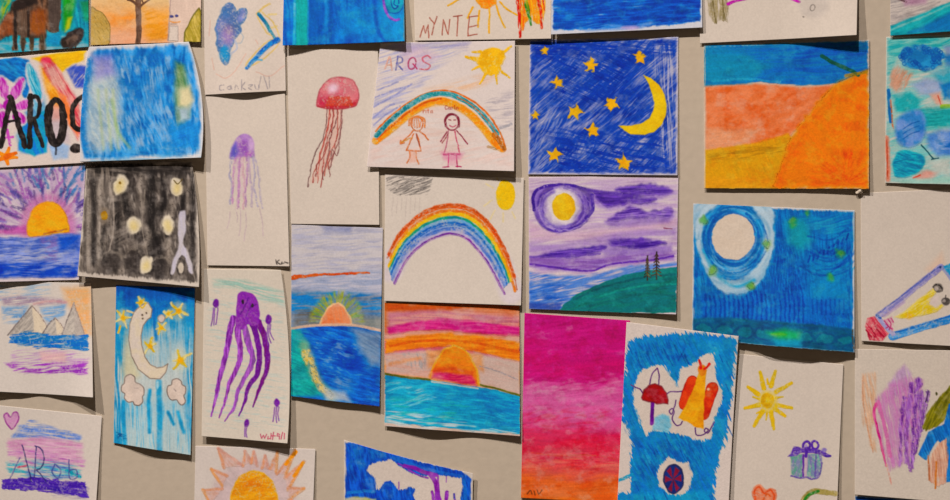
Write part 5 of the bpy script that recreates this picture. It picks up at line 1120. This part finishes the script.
s.line(ring(806.5, 445.5, 3.4, 4.2, 10, 14), 2.4, '#5a34a8', part=p); s.line(ring(815, 445, 3.2, 4, -10, 14), 2.2, '#5a34a8', part=p); s.line([(807, 449), (806, 456)], 3, '#5a34a8', part=p); s.line([(818, 451), (826, 456), (830, 456)], 2.2, '#5134a0', part=p, dry=.1); s.ell(824, 450, 2.6, 2, '#9a88cc', part=p); s.ell(806, 446, 1.3, 1.7, '#b8a0d8')
heart = [(764, 512), (755, 502), (752, 493), (754, 486.5), (759.5, 484), (765, 489), (771, 488), (776, 491), (776.5, 498), (772, 506)]
s.fill(heart, '#f0926e', smooth=True, part='painted_heart', col2='#f2a480'); s.line([(755, 500), (754.5, 491), (759, 487), (764, 493), (770, 490), (774, 495), (773, 502)], 1.8, '#e25f3c', a=.85, dry=.1); s.line([(763, 500), (767, 494), (770, 496)], 1.6, '#e66a3c', a=.8)
s.line([(802, 504), (806, 496), (814, 491), (824, 492), (835, 493.5)], 6, '#a99c58', part='painted_stem', w1=5, col2='#b8a868'); s.line([(803, 503), (808, 495.5), (818, 491)], 2.8, '#3f8a38', dry=.1)

# ---- orange sun, bottom
s = Sheet('spiky_sun_drawing', 'sheet with a large orange sun and pale spiky rays, bottom edge', 'drawing',
          [(195.5, 446), (315.5, 449), (311, 566), (193, 564)], lift=(3, 3, 3), rc=4, paper='#e4dad0', water=False)
s.fill(ring(253, 500, 42, 41), '#dcc3c4', a=.8, soft=6, st=('p', 253, 500, 14, 8))
p = 'painted_ray'
SP = [((224, 468), (218, 448.5), (243, 466)), ((243, 466), (245, 451.5), (252, 462)), ((251, 463), (253.6, 451.6), (257, 466)), ((262, 468), (265, 456), (268, 468)), ((270, 469), (277.5, 452), (276, 472)), ((277, 474), (295, 450.5), (286, 474)), ((285, 478), (304, 461.5), (288, 490)), ((288, 488), (304, 488.5), (289, 500)), ((227, 476), (211, 469), (222, 486)), ((222, 489), (203, 490), (210, 504)), ((291, 500), (306, 512), (288, 514)), ((215, 504), (200, 514), (219, 516))]
for i, (a, b, c) in enumerate(SP):
    s.fill([a, b, c], '#e4b29c', a=.85, part=p+'#%d' % i, st=('p', 253, 500, 9, 5), col2='#dfbcb4', soft=1.4)
    s.line([a, b], 3, '#e6a078', dry=.2, w1=2, a=.85, soft=1, part=p+'#%d' % i); s.line([b, c], 3, '#e8a468' if i > 3 else '#dca08c', dry=.2, a=.85, soft=1, part=p+'#%d' % i)
for q in ([(296, 452), (286, 464)], [(303, 463), (294, 476)]): s.line(q, 3.4, '#f2a02c', dry=.1)
s.ell(254, 500, 23.5, 29, '#f2a428', part='painted_sun', st=(-10, 14, 3), col2='#f2b43c', edge='#eec24c', ea=.6)
s.fill([(240, 478), (256, 474), (268, 484), (262, 492), (244, 488)], '#e5842a', a=.7, soft=4, st=(-8, 10, 2.4), lo=.35, hi=.58)

# ---- cut out blue and white animal
s = Sheet('slanted_blue_painting', 'blue painting with slanted cut top edge around a bare white animal shape, bottom centre', 'painting',
          [(344, 440), (473, 473), (472, 548), (344, 548)], mids={'t': (0, 2)}, lift=(2, 3, 4), rc=6, top=(0, 0, 4), paper='#e2d8cc')
s.fill([(345.5, 443), (366, 444), (380, 446), (400, 455), (422, 462), (444, 467), (464, 472), (471, 479), (470, 548), (345, 548)], '#1c4fc2', st=(80, 12, 3), col2='#2a64cc', var=.25, rag=1.6, soft=1)
s.fill([(348, 446), (386, 450), (384, 458), (366, 462), (352, 484)], '#3a84d4', a=.75, soft=4, st=(70, 10, 2.4), lo=.35, hi=.6)
s.line([(392, 458), (420, 467), (444, 473), (462, 476)], 3, '#4a7cd8', a=.8, dry=.25); s.line([(464, 480), (466, 500)], 3.4, '#3a78d0', a=.8, dry=.15); s.line([(348, 493), (364, 491), (374, 492)], 3, '#4a90d8', a=.8, dry=.2)
wht = '#e3d7ca'
p = 'bare_animal'
s.fill([(366.5, 470), (369.5, 464.5), (378, 462), (390, 459), (396, 463), (400, 467), (411, 473), (422, 476), (434, 475), (444, 475.5), (462, 478), (462, 486), (460, 512), (450, 512), (420, 508), (413, 496), (415, 489.5), (410, 487), (403, 490), (397.5, 489), (394, 484), (390, 481), (388, 490), (383, 485), (379, 489.5), (376.5, 489), (375.5, 478), (370, 474)],
       wht, rag=1.6, soft=.8, rst=(80, 5, 1.4), part=p, var=.02)
s.fill([(380, 490), (384, 482), (391, 481), (392, 489)], '#1c4fc2', rag=1, soft=.8); s.line([(399, 482), (399, 489)], 1, '#7a3aa8', dry=.2)
for q, w, c in (([(404, 466), (414, 468), (424, 472), (436, 475)], 4, '#8c35b0'), ([(398, 464), (412, 470)], 1.5, '#5a3ab0'), ([(408, 470), (420, 476), (428, 478)], 1.6, '#7a50b8'), ([(430, 474), (436, 484), (437, 500), (434, 512)], 4.6, '#8a2ea6'), ([(438, 476), (438.5, 490), (441, 504)], 2.2, '#a04ab8'), ([(432, 492), (434, 502)], 3, '#7a2a9a'), ([(447, 492), (446, 504)], 3.4, '#8a34ac'), ([(446.5, 477), (446, 482)], 1, '#8a50b0'), ([(454, 494), (455, 506)], 2, '#3a50b0')):
    s.line(q, w, c, dry=.14, part='painted_violet_mark', col2='#9a48bc')
s.fill([(345, 498), (358, 496.5), (376, 499), (376, 512), (345, 512)], '#e6dcae', a=.9, soft=1.5, col2='#cfd06a')
s.line([(345, 448), (345.5, 470)], 1.6, '#d9d2cc', a=.7, dry=.35)

# ---- dark blue sheet peeking in, bottom right
s = Sheet('hidden_blue_painting', 'dark blue painting of which only a thin top strip shows, under the brush strokes sheet', 'painting',
          [(855, 496), (998, 505), (998, 640), (855, 632)], lift=(2, 2, 2), rc=0, paper='#b9c8d4')
s.wash('#1b4f9c', st=(5, 18, 3), col2='#16418a', inset=1, rag=1, soft=1)

for s in SHEETS: s.build()

# ================================================================ WALL
def wall():
    m = make_mat('grey_wall_panel', 0.9, 0.1, 0.5, 90, attr=False, base=(0.524, 0.452, 0.370), tone=0.035)
    w2, z1, th = 2.6, 3.0, 0.08
    # profile of the wall with its moulded plinth, swept sideways
    prof = [(th, 0.0), (-0.015, 0.0), (-0.015, 0.09), (-0.010, 0.10), (0.0, 0.104), (0.0, z1), (th, z1)]
    n = len(prof)
    v = [(-w2, y, z) for y, z in prof]+[(w2, y, z) for y, z in prof]
    f = [(i, (i+1) % n, n+(i+1) % n, n+i)[::-1] for i in range(n)]+[tuple(range(n)), tuple(range(2*n-1, n-1, -1))]
    me = bpy.data.meshes.new('wall_back'); me.from_pydata(v, [], f); me.update(); me.materials.append(m)
    o = bpy.data.objects.new('wall_back', me); COL.objects.link(o); o['kind'] = 'structure'
    mf = make_mat('gallery_floor', 0.5, 0.3, 0.2, 30, attr=False, base=(0.32, 0.28, 0.24), tone=0.05)
    me = bpy.data.meshes.new('floor'); d = 4.2
    me.from_pydata([(-w2, -d, 0), (w2, -d, 0), (w2, 0.08, 0), (-w2, 0.08, 0), (-w2, -d, -.05), (w2, -d, -.05), (w2, 0.08, -.05), (-w2, 0.08, -.05)], [],
                   [(0, 1, 2, 3), (7, 6, 5, 4), (4, 5, 1, 0), (5, 6, 2, 1), (6, 7, 3, 2), (7, 4, 0, 3)])
    me.update(); me.materials.append(mf)
    o = bpy.data.objects.new('floor', me); COL.objects.link(o); o['kind'] = 'structure'
wall()

# ---- small lump of putty below the desert painting
def putty():
    import bmesh
    bm = bmesh.new(); bmesh.ops.create_icosphere(bm, subdivisions=4, radius=1.0)
    for v in bm.verts:
        n = 1+0.22*math.sin(v.co.x*4+1)*math.cos(v.co.z*3.3)+0.12*math.sin(v.co.y*7+v.co.x*5)
        v.co = (v.co.x*0.0052*n, v.co.y*0.0030*n, v.co.z*0.0042*n)
    for f in bm.faces: f.smooth = True
    me = bpy.data.meshes.new('adhesive_putty'); bm.to_mesh(me); bm.free()
    me.materials.append(make_mat('putty', 0.6, 0.3, 0.4, 300, attr=False, base=tuple(albedo(hx('#dccdb6'))), tone=0.05))
    o = bpy.data.objects.new('adhesive_putty', me); COL.objects.link(o)
    o.location = ((859-CX)*U, -0.0029, Z0+(CY-191)*U)
    o['label'] = 'small cream lump of sticky putty under lower right corner of the orange desert'; o['category'] = 'putty'
putty()

# ================================================================ LIGHT
def spot(name, loc, watts, col, radius, size=22.5):
    l = bpy.data.lights.new(name, 'SPOT'); l.energy = watts; l.color = col
    l.shadow_soft_size = radius; l.spot_size = math.radians(size); l.spot_blend = 1.0
    o = bpy.data.objects.new(name, l); COL.objects.link(o); o.location = loc
    from mathutils import Vector
    d = Vector((0.02, 0, Z0-0.14))-Vector(loc)
    o.rotation_euler = d.to_track_quat('-Z', 'Y').to_euler()
    return o
KX = 6.4
spot('ceiling_spot', (-0.14*KX, -0.62*KX, Z0+1.0*KX), 1980, (1.0, 0.89, 0.795), 0.04)
spot('ceiling_spot', (-0.62*KX, -0.62*KX, Z0+0.98*KX), 2250, (1.0, 0.89, 0.795), 0.04)

wd = bpy.data.worlds.new('gallery'); bpy.context.scene.world = wd; wd.use_nodes = True
bg = wd.node_tree.nodes['Background']; bg.inputs['Color'].default_value = (1.0, 0.74, 0.52, 1); bg.inputs['Strength'].default_value = 0.085

# ================================================================ CAMERA
cam = bpy.data.cameras.new('camera'); co = bpy.data.objects.new('camera', cam); COL.objects.link(co)
D = 3.4
co.location = (0, -D, Z0); co.rotation_euler = (math.radians(90), 0, 0)
cam.sensor_width = 36.0; cam.lens = 36.0*(D-0.002)/(950*U)
bpy.context.scene.camera = co
sc = bpy.context.scene
sc.view_settings.view_transform = 'Standard'; sc.view_settings.look = 'None'
sc.view_settings.exposure = 0.0; sc.view_settings.gamma = 1.0
